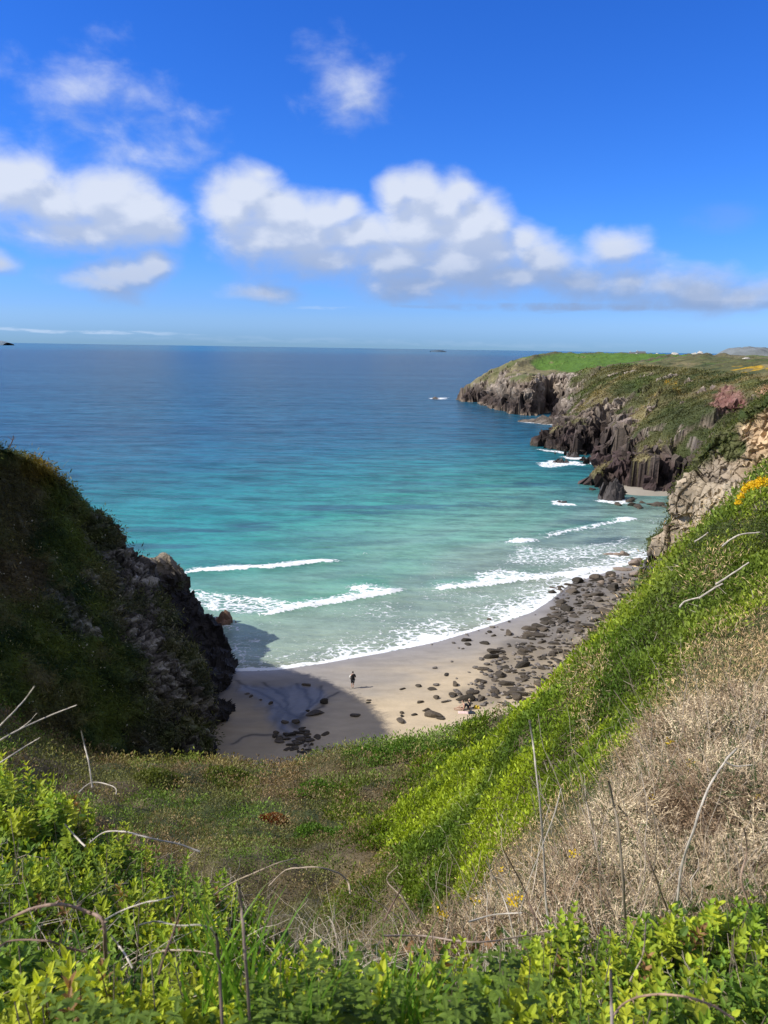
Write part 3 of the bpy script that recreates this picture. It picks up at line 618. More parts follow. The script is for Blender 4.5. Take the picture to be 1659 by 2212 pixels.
notch = sstep(np.hypot(GX-coast[9, 0], GY-coast[9, 1]), 48, 22); hr = hr + 16*notch; hr = np.maximum(hr, 4)
steep = 1.9+.8*fbm(gp, 9, 3, 15)+1.5*notch
x0 = hr/steep; dcp = np.maximum(dc, 0)
prof = np.where(dcp < x0, .4+steep*dcp, .4+hr+.95*(dcp-x0)); prof = np.where(dc > 0, prof, np.maximum(-6, dc*1.6))
k_ = 2.2; FZ = -k_*np.log(np.exp(-np.clip(prof, -30, 80)/k_)+np.exp(-np.clip(inlandz, -30, 80)/k_))
FZ = np.where(dc < 0, prof, FZ)
rk = sstep(dcp-x0*1.35-1.2*sstep(GY, 300, 260)+3.0*fbm(gp, 6, 4, 66), 1.6, -1.2)*sstep(inlandz-prof, -9, -3)
rk = np.maximum(rk, .85*sstep(fbm(np.stack([GX*.5, GY*1.3, FZ*.6], -1), 9, 4, 67), .46, .62)*sstep(inlandz, 29, 24)*sstep(GX, 150, 90))
fv = np.stack([GX, GY, FZ], -1); fn = gnormals(fv); fn = np.where(fn[..., 2:3] < 0, -fn, fn)
c3v, e3 = cells(fv, 6.5, 9, .7, (1, 1.2, .8), sk); c4v, e4 = cells(fv, 2.8, 10, .7, (1.2, 1, .7), sk)
fu, fvv = proj(fv)
redm = sstep(46-np.hypot((fu-1570), (fvv-862)*1.7)+16*fbm(gp, 6, 3, 4), 0, 12)
c5v, e5 = cells(fv, 1.3, 15, .8, (1, 1, 1.5), sk); disp = rk*(1.15*c3v+.75*c4v+.45*c5v-.9*np.exp(-e3*10)-.5*np.exp(-e4*9)) + (1-rk)*.15*c3v + redm*(.7*c4v+.4*c5v-1.2)
fv = fv + fn*disp[..., None]; 
fn2 = gnormals(fv); fn2 = np.where(fn2[..., 2:3] < 0, -fn2, fn2)
slope = fn2[..., 2]
fieldp = [P(u, v, Y)[:2] for u, v, Y in [(1116,774,520),(1128,786,500),(1150,795,470),(1200,802,462),(1250,801,430),(1310,798,400),(1360,792,380),(1440,787,420),(1560,779,480),(1659,776,480),(1850,772,480),(1850,768,650),(1500,770,640),(1300,772,600)]]
fdist, _, _ = seg_dist(GX, GY, fieldp, True); fld = np.where(inside(GX+2*fbm(gp, 20, 3, 3), GY, fieldp), sstep(fdist, 0, 4), 0)
f2 = [P(u, v, Y)[:2] for u, v, Y in [(1600,784,330),(1700,780,330),(1900,778,320),(1900,788,250),(1700,790,280),(1640,790,300)]]
scrub = lerp(col(.085, .088, .034), col(.17, .145, .07), sstep(fbm(gp, 16, 5, 7), -.25, .45)); scrub = lerp(scrub, col(.19, .165, .09), sstep(GY, 340, 440)*.75)
scrub = lerp(scrub, col(.035, .052, .016), sstep(fbm(gp, 7, 4, 71), .12, .5)*.75*sstep(GY, 420, 330)); scrub = lerp(scrub, col(.06, .09, .022), sstep(fbm(gp, 20, 3, 72), .2, .5)*.6)
scrub = scrub*(1+.35*fbm(fv, 3., 4, 77))[..., None]
dgreen = sstep(fvv, 835, 900)*sstep(fu, 1400, 1460); scrub = lerp(scrub, col(.040, .056, .018), .7*dgreen)
gorse = sstep(fbm(gp, 5, 4, 99)*.6+.8*np.exp(-((fu-1620)/90)**2-((fvv-797)/9)**2)+.55*np.exp(-((fu-1445)/25)**2-((fvv-829)/7)**2), .55, .8)*sstep(fu, 1380, 1430)
scrub = lerp(scrub, col(.42, .26, .01), .8*gorse)
fld = fld*sstep(slope, .75, .9)
green = col(.075, .145, .022)*(1+.12*fbm(gp, 12, 4, 8))[..., None]
land_c = lerp(scrub, green, fld)
hedges = [[(1120,784,480),(1200,779,520),(1300,776,560)],[(1240,803,395),(1350,790,420),(1470,783,470),(1530,778,520),(1659,774,560)],[(1230,776,600),(1330,775,560),(1400,776,540)],[(1440,787,420),(1500,785,400),(1600,780,420)]]
for s_ in hedges:
    d, _, _ = seg_dist(GX, GY, [P(*a)[:2] for a in s_]); hm = np.exp(-(d/3.2)**2); land_c = lerp(land_c, col(.10, .09, .05), hm); fv[..., 2] += 1.5*hm*(.7+.6*fbm(gp, 6, 3, 8))
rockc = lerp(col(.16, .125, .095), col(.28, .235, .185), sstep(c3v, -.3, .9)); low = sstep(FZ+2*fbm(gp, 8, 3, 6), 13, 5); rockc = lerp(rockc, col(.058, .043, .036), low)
rockc = lerp(rockc, col(.12, .075, .075), .4*sstep(c3v+fbm(gp, 20, 3, 61), .3, .9)*sstep(GY, 300, 230)); rockc = lerp(rockc, col(.27, .21, .15), sstep(FZ, 1.8, .6)*.6*sstep(GY, 230, 300))
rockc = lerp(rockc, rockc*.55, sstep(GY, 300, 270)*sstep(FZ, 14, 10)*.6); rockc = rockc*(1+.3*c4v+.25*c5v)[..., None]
rmk = sstep(rk*1.15 - .3*fbm(fv, 5, 4, 55) - .25*sstep(slope, .6, .9), .3, .5); rmk = np.maximum(rmk*(1-fld), sstep(FZ, 2.5, 1.2)); rmk = np.maximum(rmk, sstep(slope+.12*fbm(fv, 4, 3, 5), .50, .34)*sstep(FZ, 22, 15)*(1-fld))
fc = lerp(land_c, rockc, rmk); fc = lerp(fc, lerp(col(.19, .085, .075), col(.27, .15, .12), sstep(c4v, -.4, .8)), .9*redm)
tanm = sstep(28-np.hypot((fu-1660), (fvv-850)*1.3), 0, 14); fc = lerp(fc, col(.34, .22, .14), tanm)
m_far = earth_mat('far_land', .55, .9, .9, .95, .5)
o = make_mesh('far_headland', fv.reshape(-1, 3), gridfaces(*GX.shape), m_far, fc.reshape(-1, 3), smooth=False); tag(o, 'distant headland with green field on top and dark broken cliffs', 'headland', kind='structure')
# islands on the horizon, with distance haze mixed into their colours
m_isl = earth_mat('island', .012, .5, .02, 1.0, .3)
def island(name, prof_uv, Y, depth, c, label):
    us = np.array([p[0] for p in prof_uv], float); vs = np.array([p[1] for p in prof_uv], float)
    uu = np.linspace(us[0], us[-1], 90); tt = np.linspace(-1, 1, 41); V = np.zeros((90, 41, 3))
    for i, u in enumerate(uu):
        v = np.interp(u, us, vs); tp = P(u, v, Y); z = max(tp[2], 1)
        for j, t in enumerate(tt): V[i, j] = [tp[0], Y+t*depth*(.5+.5*math.sin(math.pi*i/89)), z*(1-abs(t)**2.2)-3]
    V += (fbm(V, depth*.25, 4, 3)*depth*.03)[..., None]*np.array([1, 1, .8])
    cc_ = lerp(col(*c), col(*c)*1.3, sstep(fbm(V, depth*.3, 3, 2), -.2, .4))
    o = make_mesh(name, V.reshape(-1, 3), gridfaces(90, 41), m_isl, cc_.reshape(-1, 3)); tag(o, label, 'island', kind='structure'); return o
island('island', [(1562,770),(1568,762),(1578,754),(1592,748.5),(1610,748),(1618,750.5),(1624,748),(1645,749),(1662,755),(1720,760),(1780,770)], 3200, 320, (.13, .145, .145), 'large hazy rocky island on the right of the horizon')
island('islet', [(1511,768),(1520,764),(1527,759.5),(1533,761),(1543,767)], 2600, 60, (.10, .115, .115), 'small dark conical islet left of the large island')
island('low_island', [(930,757.5),(940,756),(950,756.2),(962,758)], 9000, 300, (.05, .08, .11), 'tiny low island far out on the horizon')
island('far_island', [(-60,739),(-30,733),(0,735.5),(8,737.5),(18,740)], 9000, 300, (.15, .20, .24), 'dark low island at the left end of the horizon')
# ------------------------------------------------------------ vegetation builders
def norm(v): return v/(np.linalg.norm(v, axis=-1, keepdims=True)+1e-9)
def rnd(n, a=-1., b=1.): return rng.uniform(a, b, n)
def rvec(n): return norm(rng.normal(size=(n, 3)))
def leafs(base, d, L, W, nrm=None, shape=6, bend=.25):
    """leaf blades: returns verts, faces (list), verts-per-leaf"""
    n = len(base); d = norm(d); nrm = rvec(n) if nrm is None else nrm
    s = norm(np.cross(d, nrm)); up = norm(np.cross(s, d)); L = L[:, None]; W = W[:, None]
    if shape == 4:
        v = np.stack([base, base+d*L*.5+s*W*.5, base+d*L-up*L*bend*.3, base+d*L*.5-s*W*.5], 1)
        f = np.arange(n)[:, None]*4+np.array([0, 1, 2, 3]); return v.reshape(-1, 3), f, 4
    v = np.stack([base, base+d*L*.38+s*W*.48+up*L*.05, base+d*L*.76+s*W*.36-up*L*bend*.3, base+d*L-up*L*bend, base+d*L*.76-s*W*.36-up*L*bend*.3, base+d*L*.38-s*W*.48+up*L*.05, base+d*L*.38-up*L*.03, base+d*L*.76-up*L*(bend*.3+.06)], 1)
    i = np.arange(n)[:, None]*8
    q = np.concatenate([i+np.array([[1, 2, 7, 6]]), i+np.array([[5, 6, 7, 4]])]); t = np.concatenate([i+np.array([[0, 1, 6]]), i+np.array([[0, 6, 5]]), i+np.array([[2, 3, 7]]), i+np.array([[7, 3, 4]])])
    return v.reshape(-1, 3), [q, t], 8
def ribbons(base, d, L, W, bend=None, segs=2):
    """thin tapering blades"""
    n = len(base); d = norm(d); s = norm(np.cross(d, rvec(n))); b = rvec(n)*.3 if bend is None else bend
    vs = []
    for k in range(segs+1):
        t = k/segs; c = base+d*(L*t)[:, None]+b*(L*t*t)[:, None]
        if k < segs: vs += [c+s*(W*.5*(1-t*.7))[:, None], c-s*(W*.5*(1-t*.7))[:, None]]
        else: vs.append(c)
    V = np.stack(vs, 1); m = V.shape[1]; i = np.arange(n)[:, None]*m
    q = np.concatenate([i+np.array([[2*k, 2*k+2, 2*k+3, 2*k+1]]) for k in range(segs-1)]) if segs > 1 else np.zeros((0, 4), int)
    t = i+np.array([[2*segs-2, 2*segs, 2*segs-1]])
    return V.reshape(-1, 3), [q, t], m
def tubes(paths, rad, sides=4, knob=0.0):
    """paths (N,K,3), rad (N,K)"""
    N, K, _ = paths.shape; tg = norm(np.gradient(paths, axis=1)); ref = np.tile(np.array([.31, .22, .93]), (N, K, 1))
    a = norm(np.cross(tg, ref)); b = np.cross(tg, a); ang = np.arange(sides)*2*math.pi/sides
    r = rad*(1+knob*rng.uniform(-1, 1, rad.shape))
    V = paths[:, :, None]+r[:, :, None, None]*(a[:, :, None]*np.cos(ang)[None, None, :, None]+b[:, :, None]*np.sin(ang)[None, None, :, None])
    i = np.arange(N*K*sides).reshape(N, K, sides); j = np.roll(i, -1, 2)
    q = np.stack([i[:, :-1], j[:, :-1], j[:, 1:], i[:, 1:]], -1).reshape(-1, 4)
    return V.reshape(-1, 3), q, K*sides
class Acc:
    def __init__(s): s.v = []; s.f3 = []; s.f4 = []; s.c = []; s.n = 0
    def add(s, V, Fs, C):
        Fs = Fs if isinstance(Fs, list) else [Fs]
        for f in Fs:
            if len(f): (s.f4 if f.shape[1] == 4 else s.f3).append(f+s.n)
        s.v.append(V); s.c.append(C); s.n += len(V)
    def build(s, name, mat, parent=None, smooth=False):
        off = np.zeros(3)
        V = np.concatenate(s.v)
        if parent is not None: V = V-np.array(parent.location)
        fl = ([np.concatenate(s.f4)] if s.f4 else [])+([np.concatenate(s.f3)] if s.f3 else [])
        return make_mesh(name, V, fl, mat, np.concatenate(s.c), smooth, parent)
m_leaf = leaf_mat('leaf', .36, .2, .55); m_leaf2 = leaf_mat('rough_leaf', .25, .15, .7); m_twig = leaf_mat('twig', 0, .2, .8)
m_petal = leaf_mat('petal', .3, .2, .6)

# ---- which plants grow where on the hill
inpoly = lambda u, v, poly: inside(u, v, np.array(poly, float))
SLOPE_UV = [(2300,940),(1800,940),(1659,1000),(1520,1095),(1400,1222),(1260,1372),(1110,1535),(1000,1625),(900,1710),(830,1800),(820,1850),(900,1930),(1050,1870),(1180,1790),(1330,1700),(1440,1640),(1560,1550),(1720,1420),(2300,1400)]
DEAD_UV = [(1900,1290),(1659,1310),(1520,1440),(1400,1590),(1250,1700),(1130,1790),(1040,1860),(980,1960),(1000,2300),(1900,2300),(1900,1290)]
jx = 38*fbm(hp, 2.5, 4, 101, .7); jy = 38*fbm(hp, 2.5, 4, 102, .7)
slope_m = inpoly(hu+jx, hv+jy, SLOPE_UV); dead_m = inpoly(hu+jx*1.8, hv+jy*1.8, DEAD_UV) & (R2 < 16); 
front_m = (R2 < 6)
saddle_m = ~slope_m & ~dead_m & (R2 > 7) & (HX < 13+0*HX)
slope2 = slope_m & ~dead_m
other_m = ~slope_m & ~dead_m & ~front_m & ~saddle_m
high = HZ > 1.6
elev = np.arctan2(HZ+.35-EYE[2], R2); run = np.maximum.accumulate(elev, 0); seen = (elev >= run-.02) & (hu > -650) & (hu < 2250) & (hv < 2900)
unseen_keep = rng.random(HZ.shape) < .06
md_g = np.maximum(md1, md2*.8)
def pick(mask, n, rmin=0, rmax=200, gaps=False):
    mk = mask & high & (R2 > rmin) & (R2 < rmax) & (seen | unseen_keep); mk[-1] = False; mk[:, -1] = False
    if gaps: mk &= (md_g > .30) | (rng.random(mk.shape) < .22)
    ii = np.flatnonzero(mk); k = rng.choice(ii, n); i, j = np.unravel_index(k, mk.shape)
    a, b = rng.random(n)[:, None], rng.random(n)[:, None]
    p = hp[i, j]*(1-a)*(1-b)+hp[i+1, j]*a*(1-b)+hp[i, j+1]*(1-a)*b+hp[i+1, j+1]*a*b
    return p, hn[i, j], R2[i, j]
UP = np.array([0, 0, 1.])
def clumps(acc, p, nr_, r, nl, cfun, size=.0034, smin=.03, spread=4.0, hgt=3.0, asp=.5, upb=.7, shape=4):
    n = len(p); s = np.maximum(smin, r*size)*rng.uniform(.7, 1.35, n)
    cc = cfun(p, n); P_ = np.repeat(p, nl, 0); S = np.repeat(s, nl)*rng.uniform(.7, 1.25, n*nl); N_ = np.repeat(nr_, nl, 0)
    o = rng.normal(size=(n*nl, 3)); o -= N_*(o*N_).sum(-1, keepdims=True); hh_ = rng.random(n*nl)
    base = P_+o*(S*spread*.4)[:, None]+(N_*.5+UP*.5)*(S*hgt*hh_)[:, None]
    d = norm(o*.7+rvec(n*nl)*.6+UP*upb+N_*.35)
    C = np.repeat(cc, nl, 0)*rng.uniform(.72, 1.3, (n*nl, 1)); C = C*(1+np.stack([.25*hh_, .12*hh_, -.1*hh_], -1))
    V, Fs, m = leafs(base, d, S, S*asp, None, shape); acc.add(V, Fs, np.repeat(C, m, 0))
def blades(acc, p, nr_, r, n_each, cfun, L0=.0075, lmin=.10, W0=.0005, wmin=.0025, upb=1.0, lean=.5, segs=2):
    n = len(p); L = np.maximum(lmin, r*L0); cc = cfun(p, n)
    P_ = np.repeat(p, n_each, 0); Ls = np.repeat(L, n_each)*rng.uniform(.4, 1.3, n*n_each); W = np.repeat(np.maximum(wmin, r*W0), n_each)
    base = P_+rng.normal(size=(n*n_each, 3))*(Ls*.3)[:, None]*np.array([1, 1, .2]); d = norm(UP*upb+rvec(n*n_each)*lean+np.repeat(nr_, n_each, 0)*.4)
    V, Fs, m = ribbons(base, d, Ls, W, None, segs); C = np.repeat(cc, n_each, 0)*rng.uniform(.7, 1.3, (n*n_each, 1)); acc.add(V, Fs, np.repeat(C, m, 0))
# bright leafy cover of the right-hand slope
def c_bright(p, n):
    a = sstep(fbm(p, 3.5, 4, 201), -.35, .3); b = sstep(fbm(p, 1.3, 3, 202), .1, .5); u, v = proj(p)
    c = lerp(col(.13, .22, .028), col(.27, .38, .030), a); c = lerp(c, col(.07, .13, .022), .7*b)
    mid = sstep(u-1430+.35*(1500-v), -120, 80); c = lerp(c, lerp(col(.11, .17, .04), col(.18, .25, .055), a), .6*mid)
    pid = vnoise(np.stack([p[:, 0]*1.4, p[:, 1]*1.4, 0*u], -1), 7)[:, None]; c = c*(.62+.76*pid)*np.array([1, 1, 1])+np.array([.05, .02, 0])*(pid-.5)
    return np.clip(c, .01, 1)*rng.uniform(.75, 1.3, (n, 1))
c_dryf = lambda p, n: lerp(col(.24, .20, .13), col(.40, .36, .27), rng.random(n))
c_darkt = lambda p, n: lerp(col(.05, .045, .03), col(.12, .10, .06), rng.random(n))
A = Acc()
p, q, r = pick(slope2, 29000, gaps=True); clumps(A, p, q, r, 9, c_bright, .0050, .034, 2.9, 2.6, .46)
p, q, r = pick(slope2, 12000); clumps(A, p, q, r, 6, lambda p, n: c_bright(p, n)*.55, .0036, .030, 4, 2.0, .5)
p, q, r = pick(other_m & (T2 > -.9) & (T2 < 1.2) & (R2 < 70), 5000); clumps(A, p, q, r, 6, c_bright, .006, .05, 5, 3, .5)
soft = saddle_m & inpoly(hu+3.2*jx, hv+3.2*jy, [(x_-18, y_+22) for x_, y_ in SLOPE_UV]) & (hu > 760)
p, q, r = pick(soft, 4200); clumps(A, p, q, r, 8, lambda p, n: c_bright(p, n)*.85, .0046, .034, 3.2, 2.4, .46)
p, q, r = pick(saddle_m & (hu > 700) & (hu < 1100) & (hv > 1700) & (fbm(hp, 1.6, 3, 301) > .1), 2200); clumps(A, p, q, r, 8, lambda p, n: c_bright(p, n)*.75, .0044, .034, 3.2, 2.4, .46)
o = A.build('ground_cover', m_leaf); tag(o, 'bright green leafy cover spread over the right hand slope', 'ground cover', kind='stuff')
A = Acc()
dens_ = slope_m & (fbm(hp, 2.2, 3, 210) > -.15)
p, q, r = pick(dens_, 9000); blades(A, p+q*.05, q, r, 4, lambda p, n: lerp(col(.10, .13, .04), col(.27, .27, .12), rng.random(n)), .009, .10, .00042, .002)
p, q, r = pick(slope_m, 1500); blades(A, p, q, r, 2, c_darkt, .022, .25, .00045, .002, 1.0, .8, 3)
o = A.build('slope_grass', m_leaf2); tag(o, 'thin green and straw grass mixed into the right hand slope', 'grass', kind='stuff')
A = Acc(); p, q, r = pick(slope_m, 1300, 5); blades(A, p+q*.1+UP*.15, q, r, 1, c_dryf, .02, .2, .0007, .003, .15, 1.3, 3)
o = A.build('dry_twigs', m_twig); tag(o, 'pale dead twigs caught in the green cover of the right slope', 'twigs', kind='stuff')
A = Acc(); p, q, r = pick(dead_m | (slope_m & (fbm(hp, 1.2, 3, 5) > .42) & (hu > 1150)), 38000); clumps(A, p, q, r, 7, lambda p, n: lerp(lerp(col(.26, .19, .11), col(.66, .54, .34), rng.random(n)), lerp(col(.10, .17, .04), col(.09, .065, .04), (rng.random(n) < .4)*1.), .9*(rng.random(n) < .20+.55*sstep(fbm(p, .9, 3, 77), .1, .4))), .0050, .02, 5, 6, .14, .5)
o = A.build('dead_gorse_litter', m_twig); tag(o, 'bleached spiny litter of dead gorse on the right hand foreground', 'dead gorse litter', kind='stuff')
# low brownish scrub of the gully and the hump above the beach
def c_saddle(p, n):
    a = sstep(fbm(p, 2.2, 4, 221)+.25*rnd(n), -.15, .3); u, v = proj(p)
    c = lerp(col(.195, .15, .098), col(.11, .135, .048), a*.85); g = sstep(fbm(p, 1.6, 3, 222), .2, .45); c = lerp(c, col(.10, .20, .03), .8*g)
    hump = sstep(u, 690, 740)*sstep(u, 1100, 960)*sstep(v, 1650, 1610); c = lerp(c, col(.11, .22, .03), .75*hump)
    ed = sstep(v, 1672, 1640)*sstep(u, 180, 300)*sstep(u, 700, 600); c = lerp(c, col(.20, .22, .045), .5*ed)
    c = c*(.65+1.1*vnoise(np.stack([p[:, 0]*1.1, p[:, 1]*1.1, 0*u], -1), 9)[:, None])
    return c*rng.uniform(.65, 1.35, (n, 1))
A = Acc()
p, q, r = pick(saddle_m, 36000, 7, 62, True); clumps(A, p, q, r, 9, c_saddle, .0034, .03, 4.2, 3.8, .38)
o = A.build('scrub', m_leaf2); tag(o, 'low brown and green scrub filling the gully above the beach', 'scrub', kind='stuff')
A = Acc()
p, q, r = pick(saddle_m, 17000, 7, 62); blades(A, p, q, r, 4, lambda p, n: lerp(col(.20, .16, .10), col(.36, .30, .21), rng.random(n)), .0085, .12, .0004, .002, .6, 1.0)
u_, v__ = proj(p); k = (np.abs(u_-735) < 60) & (np.abs(v__-1665) < 26); blades(A, p[k], q[k], r[k], 14, lambda p, n: lerp(col(.22, .20, .12), col(.42, .37, .25), rng.random(n)), .016, .3, .00045, .002, 1.2, .35, 3)
o = A.build('dry_grass', m_leaf2); tag(o, 'straw coloured dry grass tangled in the gully scrub', 'grass', kind='stuff')
# rough grass over the shaded headland
def mesh_pick(V, N, mask, n):
    ii = np.flatnonzero(mask[:-1, :-1]); w_ = np.linalg.norm(np.cross(V[1:, :-1]-V[:-1, :-1], V[:-1, 1:]-V[:-1, :-1]), axis=-1).ravel()[ii]
    pos = V[:-1, :-1].reshape(-1, 3)[ii]; w_ = w_/((pos-EYE)**2).sum(-1); k = rng.choice(len(ii), n, p=w_/w_.sum()); i, j = np.unravel_index(ii[k], mask[:-1, :-1].shape)
    a, b = rng.random(n)[:, None], rng.random(n)[:, None]
    return V[i, j]*(1-a)*(1-b)+V[i+1, j]*a*(1-b)+V[i, j+1]*(1-a)*b+V[i+1, j+1]*a*b, N[i, j], np.linalg.norm(V[i, j]-EYE, axis=-1), (i, j)
A = Acc()
p, q, r, (i, j) = mesh_pick(LV2, LN, (rmask < .4), 22000); lc_ = lc[i, j]
clumps(A, p, q, r, 8, lambda p, n: lc_*rng.uniform(.7, 1.5, (n, 1)), .0044, .03, 3.6, 1.6, .24, -.1)
p, q, r, (i, j) = mesh_pick(LV2, LN, (rmask < .3), 22000); lc_ = lc[i, j]; blades(A, p, q, r, 3, lambda p, n: lc_*rng.uniform(.9, 1.9, (n, 1)), .013, .2, .0006, .01, -.5, .6)
o = A.build('headland_grass', m_leaf2); tag(o, 'dark rough grass and heather hanging on the shaded headland', 'grass', kind='stuff')
A = Acc(); p, q, r, (i, j) = mesh_pick(LV2, LN, (rmask < .5) & (lv_ > 1100), 420); clumps(A, p+q*.25, q, r, 3, lambda p, n: np.tile(col(.55, .55, .48), (n, 1)), .0018, .05, 2.5, 2, .9)
o = A.build('campion_flowers', m_leaf2); tag(o, 'tiny white flowers sprinkled over the shaded headland', 'flowers', kind='stuff')
A = Acc(); p, q, r, (i, j) = mesh_pick(fv, fn2, (rmk < .35) & (fld < .2) & (GY < 430) & (redm < .3) & (FZ > 2) & (inlandz < 27.5) & (GX < 200), 12000); fc_ = fc[i, j]
clumps(A, p-UP*.1, q, r, 4, lambda p, n: fc_*(.55+.9*vnoise(p/6.0, 3))[:, None]*rng.uniform(.8, 1.25, (n, 1))*1.15, .0016, .2, 3.0, .9, .6, .5)
o = A.build('headland_scrub', m_leaf2); tag(o, 'olive scrub and heather covering the slopes of the distant headland', 'scrub', kind='stuff')
A = Acc(); p, q, r, (i, j) = mesh_pick(TV2, TN, gm > .5, 5000); clumps(A, p, q, r, 6, lambda p, n: lerp(col(.05, .075, .018), col(.11, .13, .035), rng.random(n)), .0026, .03, 5, 3, .4)
o = A.build('cliff_top_grass', m_leaf2); tag(o, 'green turf and ivy growing on top of the tan cliff', 'grass', kind='stuff')

# ------------------------------------------------------------ foreground shrubs, one object each
def root_at(name, x, y, z=None): return empty(name, (float(x), float(y), float(hill_at(x, y)) if z is None else z))
def leafy_shrub(u, v, Y, rad, label, tone=0., nshoot=130, leafL=.037):
    nshoot = int(nshoot*1.25)
    top = P(u, v, Y); x, y = top[0], top[1]; g = float(hill_at(x, y)); rt_ = root_at('leafy_shrub', x, y); H_ = max(top[2]-g, .25)
    A = Acc(); n = nshoot
    a = rng.uniform(0, 2*math.pi, n); k = np.sqrt(rng.random(n))*rad; hx, hy = x+k*np.cos(a), y+k*np.sin(a)
    dome = H_*(1-.55*(k/rad)**2)*rng.uniform(.82, 1.06, n); gz = hill_at(hx, hy); tip = np.stack([hx, hy, np.maximum(gz*.5+g*.5, g-.3)+dome], -1)
    out = np.stack([np.cos(a)*k/rad, np.sin(a)*k/rad, 0*a], -1); sd = norm(UP+out*.6+rvec(n)*.25); SL = rng.uniform(.10, .18, n)
    b0 = tip-sd*SL[:, None]
    leafL = leafL*random.choice([.75, .9, 1.0, 1.15]); asp_ = random.choice([.36, .42, .55]); c0 = lerp(col(.22, .34, .03), col(.50, .54, .04), np.clip(rng.random(n)**1.15+tone, 0, 1)); c0[rng.random(n) < .035] = col(.30, .17, .07); c0 = lerp(c0, col(.12, .22, .035), np.clip(sstep(rng.random(n), .55, .9)*.8-tone, 0, 1))
    for w_ in range(5):
        t = w_/4; nl = 4 if w_ < 4 else 3; m = n*nl
        base = np.repeat(b0+sd*(SL*t)[:, None], nl, 0); S_ = np.repeat(sd, nl, 0); e1_ = norm(np.cross(S_, np.tile([.2, .9, .1], (m, 1)))); e2_ = np.cross(S_, e1_)
        ph = np.tile(np.arange(nl)*2*math.pi/nl, n)+np.repeat(rng.uniform(0, 6.28, n), nl)+w_*.8
        el_ = math.radians(75-50*t)+rng.uniform(-.25, .25, m)
        d = S_*np.cos(el_)[:, None]+(e1_*np.cos(ph)[:, None]+e2_*np.sin(ph)[:, None])*np.sin(el_)[:, None]
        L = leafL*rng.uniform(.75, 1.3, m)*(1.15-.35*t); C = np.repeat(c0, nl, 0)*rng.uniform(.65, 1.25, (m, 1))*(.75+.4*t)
        V, Fs, mm_ = leafs(base, d, L, L*asp_, S_, 6, rng.uniform(.05, .35)); A.add(V, Fs, np.repeat(C, mm_, 0))
    n2 = nshoot*9; a = rng.uniform(0, 6.28, n2); k = np.sqrt(rng.random(n2))*rad*1.05; hx, hy = x+k*np.cos(a), y+k*np.sin(a)
    z_ = np.maximum(hill_at(hx, hy)*.5+g*.5, g-.3)+H_*(1-.55*(k/rad)**2)*rng.uniform(.35, .9, n2); base = np.stack([hx, hy, z_], -1)
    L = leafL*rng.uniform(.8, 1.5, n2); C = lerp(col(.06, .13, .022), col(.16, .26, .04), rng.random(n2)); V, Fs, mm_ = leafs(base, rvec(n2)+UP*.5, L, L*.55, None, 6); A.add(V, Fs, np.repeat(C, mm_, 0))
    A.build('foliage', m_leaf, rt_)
    ns = 46; a = rng.uniform(0, 6.28, ns); k = np.sqrt(rng.random(ns))*rad*.95; b_ = np.stack([x+k*.35*np.cos(a), y+k*.35*np.sin(a), 0*a+g-.05], -1); e = np.stack([x+k*np.cos(a), y+k*np.sin(a), g+H_*(1-.5*(k/rad)**2)*rng.uniform(.7, 1.12, ns)], -1)
    t = np.linspace(0, 1, 6)[None, :, None]; pth = b_[:, None]*(1-t)+e[:, None]*t+np.cumsum(rng.normal(size=(ns, 6, 3))*.012, 1)
    V, Fs, mm_ = tubes(pth, np.linspace(.0035, .0014, 6)[None]*np.ones((ns, 1))); C = lerp(col(.10, .075, .05), col(.24, .20, .15), rng.random(ns))
    S = Acc(); S.add(V, Fs, np.repeat(C, mm_, 0)); S.build('stems', m_twig, rt_)
    tag(rt_, label, 'shrub', 'leafy shrubs growing at the near edge of the bluff'); return rt_
